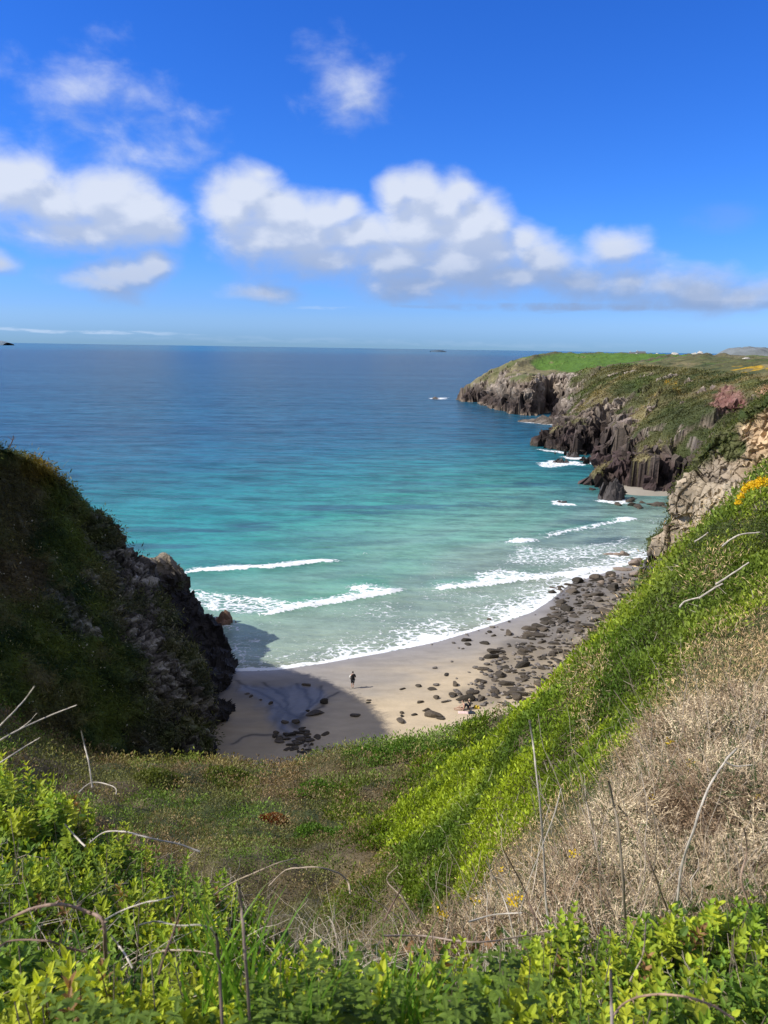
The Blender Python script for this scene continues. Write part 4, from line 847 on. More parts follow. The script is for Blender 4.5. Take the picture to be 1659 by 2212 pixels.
SHRUBS = [(20,1650,3.7,.55,'tall yellow green shrub at the left edge, highest of the foreground shrubs',0,150),(120,1720,3.5,.5,'green shrub just right of the tallest one at the left edge, under pale twigs',0,130),
 (230,1790,3.3,.5,'leafy shrub left of centre whose top meets the arching pale bramble cane',-.1,130),(345,1850,3.3,.45,'dull green shrub where the left shrub mass thins into dry brambles',-.25,110),(455,1905,3.1,.42,'small rightmost shrub of the left bank, beside the straw coloured brambles',-.1,100),
 (30,1830,2.6,.42,'shrub at left edge directly below the tallest shrub',-.05,120),(160,1880,2.6,.42,'bushy shrub in the middle of the left bank above the brown arching cane',0,130),(300,1935,2.5,.4,'shrub crossed by thin grey stems in the centre of the left bank',.1,120),(430,1985,2.3,.36,'shrub behind the bright grass tuft and its dark stalk',.1,110),
 (60,2030,1.9,.34,'dark leaved shrub under the brown arching bramble cane at left',-.45,110),(200,2065,1.8,.32,'shadowy shrub beneath the lower end of the arching cane',-.3,100),
 (20,2120,1.5,.27,'yellow shrub filling the bottom left corner',.35,80),(150,2120,1.5,.27,'bright yellow shrub second from the bottom left corner',.4,80),(290,2115,1.5,.27,'yellow green shrub third from the left along the bottom edge',.35,80),(415,2090,1.55,.27,'yellow green shrub left of the two dark upright stalks',.35,80),
 (620,2060,1.75,.28,'yellow green shrub right of the two dark upright stalks',.3,80),(760,2070,1.8,.28,'low sunny shrub in front of the central dry brambles',.25,80),(850,2110,1.6,.24,'shrub behind the dense bottom grass tuft',.2,80),(690,2150,1.45,.22,'low yellowish shrub among the bottom centre nettles',.2,70),(560,2130,1.45,.22,'yellow shrub between the taller dark stalk and the nettles',.3,70),(960,2060,1.9,.27,'pale green shrub at the foot of the grey horizontal cane',.2,80),
 (1235,1985,2.15,.3,'glossy shrub with upright shoots left of the centre of the right bank',.1,110),(1170,2080,1.8,.28,'shrub below the tall forked pale stalk near the bottom',.1,90),(1350,2060,1.95,.3,'broad green shrub in the middle of the right bank',0,110),(1450,1985,2.3,.32,'green shrub under the leaning bleached stalk on the right',0,110),
 (1560,1980,2.4,.32,'shrub at right in front of the dense dead gorse',-.05,110),(1650,1950,2.6,.32,'dark shrub at the right edge below the dead gorse',-.25,110),(1620,2090,1.9,.3,'dull green shrub in the lower right corner area',-.3,100),(1480,2110,1.7,.28,'shrub behind the arching thorny cane at bottom right',-.05,100),(1290,2150,1.55,.25,'bottom edge shrub left of the arching thorny cane',.05,80),(1090,2160,1.5,.24,'bottom edge shrub right of the dark nettle clump',.1,80),
 (-150,1690,3.6,.55,'green shrub just outside the left edge beside the tallest shrub',0,120),(-330,1760,3.6,.6,'shrub outside the left edge, farthest left of the bank',-.1,120),(-140,1880,2.6,.45,'shrub outside the left edge at mid height of the bank',0,110),(-330,1960,2.6,.5,'low shrub outside the left edge in front of the farthest one',0,110),(-110,2080,1.8,.34,'shrub outside the bottom left corner',.2,90),(-300,2150,1.8,.38,'yellowish shrub well outside the bottom left corner',.2,90),(1800,1960,2.6,.4,'shrub outside the right edge below the dead gorse',-.1,110),(1790,2110,1.9,.34,'shrub outside the bottom right corner',-.1,90)]
for (u, v, Y, rad, lb, tone, ns) in SHRUBS: leafy_shrub(u, v, Y, rad, lb, tone, ns)

# low filler growth under and between the shrubs
A = Acc(); p, q, r = pick(front_m & (R2 > .9), 24000, .9, 6.2); u_, v__ = proj(p)
clumps(A, p+UP*.02, q, r, 5, lambda p, n: lerp(col(.045, .085, .02), col(.11, .16, .035), rng.random(n)), .011, .03, 2.5, 5, .5)
o = A.build('undergrowth', m_leaf); tag(o, 'low green undergrowth between the foreground shrubs', 'undergrowth', kind='stuff')
# broad dark bramble leaves in threes, mixed through the front shrubs
A = Acc(); n = 3600; p, q, r = pick(front_m & (R2 > 1.3) & (R2 < 4.2) & seen, n, 1.3, 4.2); hx_ = p+UP*rng.uniform(.22, .52, n)[:, None]; ax_ = norm(UP*.5+rvec(n)); c_l = lerp(col(.06, .12, .03), col(.17, .22, .05), rng.random(n)); k = rng.random(n) < .10; c_l[k] = lerp(col(.22, .10, .05), col(.35, .22, .10), rng.random(k.sum()))
for t_ in (-1., 0., 1.):
    sd_ = norm(np.cross(ax_, np.tile([.3, .2, .93], (n, 1)))); d = norm(ax_*(.9 if t_ == 0 else .25)+sd_*t_*.9); L_ = rng.uniform(.030, .055, n)*(1 if t_ else 1.25)
    V, Fs, m = leafs(hx_, d, L_, L_*.78, norm(np.cross(ax_, sd_)), 6, .3); A.add(V, Fs, np.repeat(c_l*rng.uniform(.8, 1.2, (n, 1)), m, 0))
o = A.build('bramble_leaves', m_leaf); tag(o, 'broad dark bramble leaves in threes mixed through the foreground shrubs', 'bramble leaves', kind='stuff')
A = Acc(); p, q, r = pick(front_m & (R2 > 1.2) & (R2 < 4.5) & seen, 1500, 1.2, 4.5); blades(A, p+UP*.22, q, r, 3, lambda p, n: lerp(col(.12, .22, .03), col(.45, .40, .22), rng.random(n)**1.3), .08, .22, .0012, .0022, 1.2, .45, 3)
o = A.build('meadow_grass', m_leaf2); tag(o, 'fine green and straw grass blades growing up through the front shrubs', 'grass', kind='stuff')
A = Acc(); zone = (R2 > 1.6) & (R2 < 8) & (np.abs(T2) < .9)
def arcs(A, pos, n, L, W, cf, arch=.5, upb=.5, K=9, sides=3):
    d = norm(rvec(n)*np.array([1, 1, .5])+UP*upb); side = norm(np.cross(d, UP)); t = np.linspace(0, 1, K)[None, :, None]; Ls = (L*rng.uniform(.5, 1.4, n))[:, None, None]
    pth = pos[:, None]+d[:, None]*Ls*t-UP*Ls*t*t*arch*rng.uniform(.2, 1.3, (n, 1, 1))+np.cumsum(rng.normal(size=(n, K, 3))*.035, 1)*Ls*.5
    V, Fs, m = tubes(pth, (W*rng.uniform(.6, 1.5, n))[:, None]*np.linspace(1, .35, K)[None], sides, .25); A.add(V, Fs, np.repeat(cf(pos, n), m, 0)); return pth
mz = zone & (inpoly(hu, hv, [(380,1800),(700,1790),(1000,1800),(1250,1900),(1659,1850),(1659,2150),(1000,2130),(560,2140),(420,2060)]))
p, q, r = pick(mz & seen, 4200, 2.0, 8); arcs(A, p+UP*.05, 4200, .40, .0026, lambda p, n: lerp(col(.32, .25, .17), col(.76, .68, .54), rng.random(n)), .55, .6)
p, q, r = pick(mz & seen, 9000, 2.2, 9); clumps(A, p, q, r, 6, lambda p, n: lerp(col(.28, .21, .14), col(.52, .44, .32), rng.random(n)), .005, .02, 5, 4, .14, .5)
p, q, r = pick(zone & seen & (HX < 0), 1500, 2, 6); arcs(A, p+UP*.40, 1500, .42, .0018, lambda p, n: lerp(col(.18, .14, .10), col(.66, .58, .46), rng.random(n)), .5, .9)
p, q, r = pick(zone & seen & (HX > .2), 1000, 1.5, 3.4); arcs(A, p+UP*.30, 1000, .38, .0018, lambda p, n: lerp(col(.24, .18, .13), col(.72, .64, .5), rng.random(n)), .4, 1.1)
o = A.build('brambles', m_twig); tag(o, 'tangle of dry straw coloured bramble stems across the middle foreground', 'brambles', kind='stuff')

# dead gorse bushes with bleached spiny twigs
def dead_gorse(u, v, Y, rad, label, flowers=(), nt=2600, green=.18):
    c = P(u, v, Y); x, y = c[0], c[1]; g = float(hill_at(x, y)); rt_ = root_at('dead_gorse_bush', x, y); H_ = max(.45, min(1.1, c[2]-g))
    nt = int(nt*1.1); n = nt; a = rng.uniform(0, 6.28, n); k = np.sqrt(rng.random(n))*rad; hx, hy = x+k*np.cos(a), y+k*np.sin(a); q3 = np.stack([hx, hy, 0*hx], -1)
    z = hill_at(hx, hy)+H_*(1-.7*(k/rad)**2)*(.75+.3*fbm(q3, .5, 3, 31))*np.power(rng.random(n), .35); c_ = np.stack([hx, hy, z], -1)
    A = Acc(); ax = norm(UP*.7+rvec(n)*.8+np.stack([np.cos(a), np.sin(a), 0*a], -1)*.4); nl = 9; m = n*nl; t = rng.random(m)
    base = np.repeat(c_, nl, 0)+np.repeat(ax, nl, 0)*(t*.20)[:, None]; d = norm(np.repeat(ax, nl, 0)*.6+rvec(m)); L = rng.uniform(.02, .055, m)*(1.2-.5*t)
    cc = lerp(col(.30, .205, .125), col(.88, .73, .48), np.clip(rng.random(n)*.75+.7*fbm(c_, .45, 3, 41), 0, 1)); gm_ = rng.random(n) < green*(1+1.5*fbm(c_, .5, 2, 43)); cc[gm_] = col(.07, .11, .035)
    V, Fs, mm_ = ribbons(base, d, L, np.full(m, .0050*max(1, Y/4.5)), None, 1); A.add(V, Fs, np.repeat(np.repeat(cc, nl, 0)*rng.uniform(.75, 1.25, (m, 1)), mm_, 0))
    V, Fs, mm_ = ribbons(c_, ax, np.full(n, .23), np.full(n, .006), None, 2); A.add(V, Fs, np.repeat(cc*.8, mm_, 0))
    A.build('spiny_twigs', m_twig, rt_)
    S = Acc(); nb = 80; a = rng.uniform(0, 6.28, nb); k = np.sqrt(rng.random(nb))*rad*.8; pb = np.stack([x+k*np.cos(a), y+k*np.sin(a), hill_at(x+k*np.cos(a), y+k*np.sin(a))], -1)
    arcs(S, pb, nb, H_*1.05, .0036, lambda p, n: lerp(col(.24, .18, .13), col(.55, .48, .38), rng.random(n)), .15, 1.6, 9, 4); S.build('branches', m_twig, rt_)
    if flowers:
        for (fu_, fv_, nfl) in flowers:
            Fw = Acc(); hitp = P(fu_, fv_, Y); b_ = hitp+rng.normal(size=(nfl*6, 3))*.010*math.sqrt(nfl); V, Fs, mm_ = leafs(b_, rvec(nfl*6)+UP*.3, np.full(nfl*6, .017), np.full(nfl*6, .014), None, 6); Fw.add(V, Fs, np.repeat(lerp(col(.72, .46, .01), col(.80, .62, .03), rng.random(nfl*6)), mm_, 0))
            Fw.build('flower_cluster', m_petal, rt_)
    tag(rt_, label, 'gorse bush', 'dead gorse bushes on the right'); return rt_
dead_gorse(1600, 1400, 7.0, 1.25, 'sun bleached dead gorse at the right edge, highest of the dead bushes', (), 4200)
dead_gorse(1590, 1520, 6.2, 1.0, 'middle dead gorse at the right edge between the highest bush and the leaning stalk', (), 3000)
dead_gorse(1480, 1570, 5.8, 1.0, 'dead gorse with green tips beside the bright slope, second highest', [(1446,1602,3),(1492,1650,4),(1533,1670,3)], 3600, .35)
dead_gorse(1640, 1650, 5.0, .9, 'pale dead gorse at the right edge behind the leaning bleached stalk', [(1640,1720,2)], 3400)
dead_gorse(1330, 1700, 5.2, .8, 'dead gorse behind the dark ribbed stalk, left of the green tipped bush', [(1240,1842,3),(1410,1728,4),(1530,1752,5)], 3000)
dead_gorse(1500, 1790, 4.2, .8, 'reddish brown dead gorse right of the dark ribbed stalk', (), 3000)
dead_gorse(1150, 1850, 4.4, .75, 'dead gorse around the tall forked pale stalk', [(1240,1843,2),(1082,1879,2)], 2800)
dead_gorse(1320, 1880, 3.7, .62, 'low dead gorse between the forked stalk and the right bank shrubs', [(1110,1948,4),(1114,1945,3)], 2400)
dead_gorse(1000, 1920, 4.2, .65, 'leftmost dead gorse, half sunk in dry brambles', [(955,1970,5),(1028,1946,3)], 2200)
dead_gorse(1640, 1880, 3.6, .6, 'dead gorse above the dark shrub at the right edge', (), 2200)

# low green bushes standing out of the gully scrub
def low_bush(u, v, Y, rad, hgt_, c1, c2, label, n=2600):
    c = P(u, v, Y); x, y = c[0], c[1]; rt_ = root_at('low_bush', x, y); a = rng.uniform(0, 6.28, n); k = np.sqrt(rng.random(n))*rad; hx, hy = x+k*np.cos(a), y+k*np.sin(a)
    b_ = np.stack([hx, hy, hill_at(hx, hy)+hgt_*(1-.8*(k/rad)**2)*rng.random(n)**.35*(.8+.35*fbm(np.stack([hx, hy, 0*hx], -1), .7, 3, 3))], -1); L = Y*.0042
    A = Acc(); V, Fs, mm_ = leafs(b_, rvec(n)+UP*.8, L*rng.uniform(.7, 1.3, n), np.full(n, L*.5), None, 4); A.add(V, Fs, np.repeat(lerp(col(*c1), col(*c2), rng.random(n)), mm_, 0)); A.build('foliage', m_leaf, rt_)
    S = Acc(); nb = 30; a = rng.uniform(0, 6.28, nb); k = rng.random(nb)*rad*.6; pb = np.stack([x+k*np.cos(a), y+k*np.sin(a), hill_at(x+k*np.cos(a), y+k*np.sin(a))], -1); arcs(S, pb, nb, hgt_*1.1, .012, lambda p, n: np.tile(col(.2, .16, .11), (n, 1)), .1, 2, 6, 4); S.build('branches', m_twig, rt_)
    tag(rt_, label, 'bush', 'low green bushes in the gully')
GRN = ((.07, .15, .02), (.15, .27, .035))
for a_ in [(690,1792,23,.9,.6,*GRN,'small round green bush in the lower gully, nearest of the low bushes'),(700,1690,32,1.3,.6,*GRN,'green bush under the pale reeds on the gully edge'),(640,1700,31,.9,.5,*GRN,'small green bush left of the pale reeds'),(800,1622,37.5,1.6,.5,*GRN,'left green bush on the hump beside the sand'),(880,1608,38.5,1.8,.5,*GRN,'middle green bush on the hump beside the sand'),(960,1606,39,1.6,.4,*GRN,'right green bush on the hump below the seated pair'),(500,1668,34,1.4,.35,(.10,.15,.025),(.20,.24,.05),'olive bush on the left crest of the gully'),(350,1690,31,1.2,.6,(.10,.14,.025),(.18,.21,.05),'olive bush at the left foot of the headland'),(590,1766,26,.5,.3,(.22,.07,.03),(.34,.13,.05),'rusty red patch of dead bush in the gully')]: low_bush(*a_)
# living gorse in flower near the crest
gx = P(1625, 1075, 15.0); rt_ = root_at('flowering_gorse', gx[0], gx[1]); A = Acc(); n = 5200
a = rng.uniform(0, 6.28, n); k = np.sqrt(rng.random(n))*1.5; hx, hy = gx[0]+k*np.cos(a), gx[1]+k*np.sin(a); c_ = np.stack([hx, hy, hill_at(hx, hy)+.75*(1-.6*(k/1.5)**2)*rng.random(n)**.4], -1)
V, Fs, mm_ = leafs(c_, rvec(n)+UP*.7, np.full(n, .07), np.full(n, .022), None, 4); A.add(V, Fs, np.repeat(lerp(col(.045, .07, .02), col(.10, .12, .04), rng.random(n)), mm_, 0)); A.build('foliage', m_leaf2, rt_)
A = Acc()
for fu_, fv_, rad_, nn_ in [(1650,1040,10,110),(1632,1047,9,100),(1615,1050,8,110),(1640,1041,10,90),(1608,1058,6,50),(1600,1072,7,70),(1594,1085,5,45)]:
    uu = fu_+rng.normal(size=nn_)*rad_*.55; vv = fv_+rng.normal(size=nn_)*rad_*.45; b_ = np.array([P(x_, y_, 14.6+rng.normal()*.2) for x_, y_ in zip(uu, vv)])
    V, Fs, mm_ = leafs(b_, rvec(nn_)+UP*.4-np.array([.2, .4, 0]), np.full(nn_, .05), np.full(nn_, .04), None, 6); A.add(V, Fs, np.repeat(lerp(col(.74, .42, .01), col(.82, .60, .02), rng.random(nn_)), mm_, 0))
A.build('flowers', m_petal, rt_)['kind'] = 'stuff'; tag(rt_, 'gorse bush in yellow flower on the crest of the right hand slope', 'gorse bush')
gx = P(90, 1010, 60.5)

# ------------------------------------------------------------ single canes and stalks in front
def spline(pts, K):
    return catmull(np.asarray(pts, float), np.linspace(0, len(pts)-1, K))
def cane(name, cat, path, Y, rad, c, label, group, thorns=0, branches=()):
    rad = rad*.66
    pts = []
    for k, q_ in enumerate(path): pts.append(P(q_[0], q_[1], q_[2] if len(q_) > 2 else Y+.05*math.sin(k*1.7)))
    pts = np.array(pts); K = max(10, 5*len(pts)); c3 = spline(pts, K); c3 = c3+np.cumsum(rng.normal(size=(K, 3)), 0)*rad*.12
    rt_ = empty(name, tuple(c3[-1] if c3[-1][2] < c3[0][2] else c3[0])); A = Acc()
    prof_ = np.linspace(.7, 1.0, K) if c3[0][2] > c3[-1][2] else np.linspace(1, .7, K)
    V, Fs, m = tubes(c3[None], (rad*prof_)[None], 7, .12); cv = lerp(col(*c)*.75, col(*c)*1.2, sstep(vnoise(V*60), .3, .7)); A.add(V, Fs, cv)
    for bp_ in branches:
        b3 = spline(np.array([P(q_[0], q_[1], q_[2] if len(q_) > 2 else Y) for q_ in bp_]), 14); B = Acc(); V, Fs, m = tubes(b3[None], (rad*.6*np.linspace(1, .5, 14))[None], 6, .15); B.add(V, Fs, np.tile(col(*c), (len(V), 1))); B.build('branch', m_twig, rt_, True)
    if thorns:
        B = A; i = rng.integers(1, K-1, thorns); tg = norm(np.gradient(c3, axis=0))[i]; d = norm(np.cross(tg, rvec(thorns))+tg*.3); V, Fs, m = ribbons(c3[i]+d*rad*.6, d, np.full(thorns, rad*3.0), np.full(thorns, rad*1.3), np.zeros((thorns, 3)), 1); B.add(V, Fs, np.tile(col(*c)*.8, (len(V), 1)))
    A.build('stem', m_twig, rt_)
    tag(rt_, label, cat, group); return rt_
TAN = (.36, .29, .21); PALE = (.50, .45, .37); BRN = (.17, .115, .085); DRK = (.13, .10, .08)
gb, gs = 'bramble canes arching over the foreground', 'dry upright stalks in the foreground'
CANES = [
 ('b',[(-20,2004),(36,1977),(74,1962),(113,1954),(155,1957),(190,1969),(220,1985),(226,2024),(229,2078)],1.7,.0075,(.27,.19,.14),'thick brown bramble cane arching over the left bank and bending down',40,()),
 ('b',[(-10,2052),(18,2032),(60,2030),(104,2033),(143,2048),(185,2056)],1.65,.0045,BRN,'dark thin bramble cane below the thick brown arching one',30,()),
 ('b',[(226,1987),(268,1965),(312,1950),(342,1945),(378,1934)],1.75,.0032,PALE,'pale thin cane rising right from the bend of the thick brown cane',14,()),
 ('b',[(298,1999),(336,1990),(387,1999),(432,1999),(461,2015),(470,2048)],1.75,.0042,(.30,.28,.22),'greenish grey cane curving down onto the dark stalk by the grass',18,()),
 ('b',[(240,2020),(256,2040),(272,2062),(285,2090)],1.7,.0042,PALE,'short bleached cane standing just right of the thick brown cane',10,()),
 ('s',[(467,2018),(470,2099),(477,2250)],1.3,.0058,DRK,'left of the two dark stalks rising from the bottom edge',0,()),
 ('s',[(516,1912),(522,1960),(526,2010),(534,2110),(542,2250)],1.35,.0055,(.22,.17,.13),'taller right one of the two dark stalks rising from the bottom edge',0,()),
 ('b',[(396,1950),(381,1997),(363,2045),(343,2105)],1.6,.0052,BRN,'forked dark stem leaning right in front of the left bank',16,([(363,2048),(384,2081),(410,2125)],)),
 ('s',[(75,1482),(56,1508),(33,1534),(0,1568),(-40,1610)],2.8,.0052,PALE,'upper pale twig crossing the dark headland at the left edge',0,()),
 ('s',[(166,1523),(100,1549),(43,1574),(0,1598),(-50,1625)],2.8,.0052,PALE,'longest pale twig reaching right across the dark headland',0,([(43,1574),(62,1560),(80,1540)],)),
 ('s',[(176,1578),(182,1608),(192,1645),(200,1700)],2.9,.0050,PALE,'lone pale stalk standing clear in front of the headland foot',0,()),
 ('s',[(87,1593),(60,1610),(33,1628),(0,1650)],2.7,.0040,PALE,'short pale twig just above the tallest left shrub',0,()),
 ('b',[(192,1821),(225,1798),(270,1796),(320,1808),(385,1823),(430,1840)],2.9,.0062,PALE,'long pale bramble cane arching flat over the middle of the left bank',22,()),
 ('b',[(140,1781),(160,1803),(185,1828)],2.9,.0062,PALE,'short stub of pale cane left of the long flat arching one',0,()),
 ('b',[(580,1914),(615,1881),(650,1874),(685,1873),(730,1886),(750,1906),(753,1930)],3.1,.0060,TAN,'hooped tan cane standing over the central brambles',14,()),
 ('b',[(462,1933),(500,1908),(550,1886),(600,1866),(640,1855)],3.0,.0052,TAN,'tan cane sloping up right beside the hooped central cane',14,()),
 ('b',[(170,1712),(200,1690),(245,1700),(250,1717)],3.2,.004,PALE,'thin cane hooking over the top of the left bank',0,()),
 ('b',[(250,2105),(330,2060),(400,2052),(470,2062)],1.9,.0036,TAN,'horizontal dry cane low in the left bank',8,()),
 ('s',[(1144,1556),(1150,1600),(1157,1650),(1167,1731),(1175,1846),(1180,1956),(1194,2030)],2.6,.0064,PALE,'tallest pale stalk right of centre, forked halfway down',0,([(1212,1703,2.55),(1197,1761,2.55),(1172,1826,2.55),(1140,1911,2.55),(1118,1995,2.5)],)),
 ('s',[(1315,1688),(1326,1740),(1336,1791),(1347,1906),(1352,1990)],2.5,.0085,(.25,.21,.15),'thick ribbed brown stalk upright in front of the dead gorse',0,()),
 ('s',[(1592,1618),(1567,1646),(1530,1706),(1500,1791),(1475,1866),(1465,1946)],2.6,.0078,PALE,'bleached stalk leaning right at the far right of the foreground',0,([(1567,1646),(1590,1655),(1625,1652)],)),
 ('b',[(1335,1741),(1352,1762),(1380,1811),(1410,1881),(1440,1960)],2.5,.0058,(.30,.22,.15),'orange brown cane sloping down right from the ribbed stalk',10,()),
 ('b',[(826,2021),(910,2021),(980,2031),(1040,2034),(1110,2024),(1205,2005)],2.2,.0050,(.32,.25,.20),'long level reddish cane across the centre of the foreground',26,()),
 ('b',[(1012,1991),(1065,1976),(1128,1972)],2.5,.0055,PALE,'short white cane above the long level reddish cane',0,()),
 ('b',[(1092,1843),(1130,1916),(1155,1981),(1192,2032)],2.4,.0050,BRN,'dark cane crossing behind the forked pale stalk',10,()),
 ('b',[(1322,2200),(1350,2166),(1405,2148),(1480,2151),(1540,2171),(1585,2200)],1.45,.0046,(.36,.24,.16),'thorny cane arching low in the bottom right',26,()),
 ('s',[(1320,2094),(1321,2150),(1323,2250)],1.35,.0058,(.24,.20,.18),'short grey stalk at the bottom edge left of the arching thorny cane',0,()),
 ('b',[(1395,1991),(1387,2061),(1358,2120)],1.9,.0042,(.34,.27,.22),'thin cane hanging down through the right bank shrubs',10,()),
 ('s',[(1262,1716),(1282,1780),(1292,1850),(1300,1960)],2.8,.0042,(.34,.27,.2),'slim brown stalk between the forked pale stalk and the ribbed stalk',0,()),
 ('s',[(1050,1860),(1080,1920),(1100,1975),(1112,2030)],2.7,.0042,PALE,'thin pale stalk left of the forked pale stalk',0,()),
 ('s',[(1607,1790),(1612,1840),(1600,1905),(1632,1985)],2.7,.0062,(.34,.24,.17),'orange tinted stalk near the right edge above the dark shrub',0,()),
 ('s',[(1380,1990),(1408,1900),(1418,1820),(1410,1750)],2.9,.0045,TAN,'tan stalk just left of the leaning bleached stalk',0,()),
 ('b',[(860,1870),(835,1900),(870,1940),(900,1995)],2.8,.0045,TAN,'bent tan cane in the central brambles right of the hooped one',8,()),
 ('b',[(830,1990),(850,1950),(870,1915)],2.5,.006,BRN,'dark cane rising steeply at the centre of the picture',6,()),
]
CANES.append(('s', [(29,941),(26,952),(20,968)], 54.5, .06, BRN, 'tiny dead flower head standing on the headland skyline at the left edge', 0, ([(26,952),(34,945)], [(26,950),(17,943)])))
for k_c, path, Y, rad, c, lb, th_, br in CANES:
    cane('bramble_cane' if k_c == 'b' else 'dry_stalk', 'bramble cane' if k_c == 'b' else 'stalk', path, Y, rad, c, lb, gb if k_c == 'b' else gs, th_, br)
gd = 'dead branches lying on the right hand slope'
for path, Y, lb in [([(1545,1262),(1580,1240),(1618,1215)],10.5,'pale forked branch lying on the upper right slope'),([(1510,1292),(1545,1270),(1560,1262)],10.,'pale branch lying just left of the forked one on the upper slope'),([(1468,1312),(1480,1300),(1512,1290)],10.8,'lowest of the pale branches on the upper right slope'),([(1500,1170),(1520,1158),(1530,1150)],14.,'short pale log near the top of the right slope'),([(1560,1180),(1580,1165),(1602,1155),(1640,1150)],11.5,'curled pale branch below the flowering gorse')]:
    cane('dead_branch', 'branch', path, Y, .022, PALE, lb, gd)

# grass tufts and broad-leaved plants at the bottom edge
def grass_tuft(u, v, Y, n, L, label):
    top = P(u, v, Y); b = top-np.array([0, 0, L*.8]); rt_ = empty('grass_tuft', tuple(b)); base = b+rng.normal(size=(n, 3))*np.array([.045, .035, .01]); d = norm(UP+rvec(n)*.32)
    V, Fs, m = ribbons(base, d, L*rng.uniform(.6, 1.2, n), np.full(n, .0075), rvec(n)*np.array([.35, .35, .05]), 5); A = Acc(); A.add(V, Fs, np.repeat(lerp(col(.09, .20, .02), col(.20, .36, .035), rng.random(n)), m, 0)); A.build('blades', m_leaf, rt_); tag(rt_, label, 'grass tuft', 'bright grass tufts at the bottom edge')
grass_tuft(478, 1975, 1.45, 26, .30, 'tall bright grass blades beside the dark stalks'); grass_tuft(560, 2010, 1.5, 26, .28, 'grass tuft just right of the two dark stalks'); grass_tuft(880, 2110, 1.5, 46, .2, 'dense grass tuft at the bottom edge beside the nettle clump'); grass_tuft(640, 2130, 1.4, 22, .2, 'thin grass tuft at the left side of the nettle clump')
def nettle(u, v, Y, label, nst=14, c=(.13, .20, .03)):
    top = P(u, v, Y); b = top-np.array([0, 0, .22]); rt_ = empty('nettle_plant', tuple(b)); A = Acc()
    for s_ in range(nst):
        bx_ = b+np.array([rng.normal()*.055, rng.normal()*.05, 0]); d = norm(UP+rvec(1)[0]*.35)
        for w_ in range(5):
            c_ = bx_+d*(.09+.032*w_); nl = 4
            for k in range(nl):
                ph = k*1.57+w_*.78+rng.uniform(-.3, .3); ld = norm(np.array([math.cos(ph), math.sin(ph), .35-.05*w_+rng.uniform(-.2, .2)])); L = rng.uniform(.024, .042)*(1.1-.12*w_); s = norm(np.cross(ld, UP)); upv = np.cross(s, ld)
                T = 9; ts = np.linspace(0, 1, T); wd = .27*L*np.sin(np.pi*np.clip(ts*.92+.05, 0, 1))**.7; wd = wd*np.where(np.arange(T) % 2, 1.12, .80); wd[-1] = 0
                mid = c_+ld*(ts*L)[:, None]-upv*(.3*L*ts**2)[:, None]; lft = mid+s*wd[:, None]+upv*(wd*.25)[:, None]; rgt = mid-s*wd[:, None]+upv*(wd*.25)[:, None]
                V = np.stack([lft, mid, rgt], 1).reshape(-1, 3); i = np.arange(T-1)*3; Fq = np.concatenate([np.stack([i, i+1, i+4, i+3], -1), np.stack([i+1, i+2, i+5, i+4], -1)]); A.add(V, Fq, np.tile(col(*c)*rng.uniform(.7, 1.3), (len(V), 1)))
    A.build('leaves', m_leaf, rt_); tag(rt_, label, 'nettle', 'dark nettle plants along the bottom edge')
for (u, v, Y, lb) in [(600,2150,1.4,'nettle left of the others at the bottom centre'),(760,2140,1.45,'rightmost dark green nettle of the bottom centre group'),(640,2180,1.35,'lowest nettle at the bottom centre, close to the lens'),(1085,2085,1.75,'dark nettle in front of the forked pale stalk'),(250,2160,1.35,'blue green nettle sprouting among the yellow shrubs bottom left'),(1000,2170,1.4,'nettle beside the dense bottom grass tuft')]: nettle(u, v, Y, lb)
# ------------------------------------------------------------ boulders
mrk, h = new_mat('boulder'); tcx = h.n('ShaderNodeTexCoord'); oi = h.n('ShaderNodeObjectInfo'); p_ = h.vec('ADD', tcx.outputs['Object'], h.vec('SCALE', oi.outputs['Location']))
n1 = h.noise(tcx.outputs['Object'], 2.5, 8, .65); cA = h.mix(oi.outputs['Random'], (.014, .012, .010, 1), (.12, .095, .07, 1)); cB = h.mix(n1, h.mix(.55, cA, (0.03, .028, .025, 1)), h.mix(.18, cA, (.30, .26, .20, 1)))
b = h.n('ShaderNodeBsdfPrincipled', i_Roughness=.9); b.inputs['Specular IOR Level'].default_value = .15; h.set(b.inputs['Base Color'], cB); bp = h.n('ShaderNodeBump', i_Strength=.6, i_Distance=.15); h.nt.links.new(h.noise(tcx.outputs['Object'], 4.0, 8, .6), bp.inputs['Height']); h.nt.links.new(bp.outputs[0], b.inputs['Normal']); finish(h, b.outputs[0])
import bmesh
def rock_mesh(name, seed, flat=.6, elong=1.3, detail=3, mat=None):
    bm = bmesh.new(); bmesh.ops.create_icosphere(bm, subdivisions=detail, radius=1.0); r_ = random.Random(seed)
    pl = [(Vector((r_.gauss(0, 1), r_.gauss(0, 1), r_.gauss(0, 1))).normalized(), r_.uniform(.45, .8)) for _ in range(9)]
    for v in bm.verts:
        for nn, dd_ in pl:
            e = v.co.dot(nn)-dd_
            if e > 0: v.co -= nn*e*.98
    V = np.array([v.co[:] for v in bm.verts]); V = V+norm(V)*(0.045*fbm(V+seed, .6, 3, seed))[:, None]; V = V*np.array([elong, 1.0, flat]); V[:, 2] -= V[:, 2].min()*.45
    for v, c in zip(bm.verts, V): v.co = c
    for f in bm.faces: f.smooth = False
    me = bpy.data.meshes.new(name); bm.to_mesh(me); bm.free(); me.materials.append(mat or mrk)
    return me
def norm(v): return v/(np.linalg.norm(v, axis=-1, keepdims=True)+1e-9)
RM = [rock_mesh('boulder', s_, fl, el_) for s_, fl, el_ in [(1, .55, 1.3), (2, .7, 1.1), (3, .42, 1.5), (4, .6, 1.25), (5, .8, 1.05), (6, .38, 1.7), (7, .5, 1.2), (8, .62, 1.45)]]
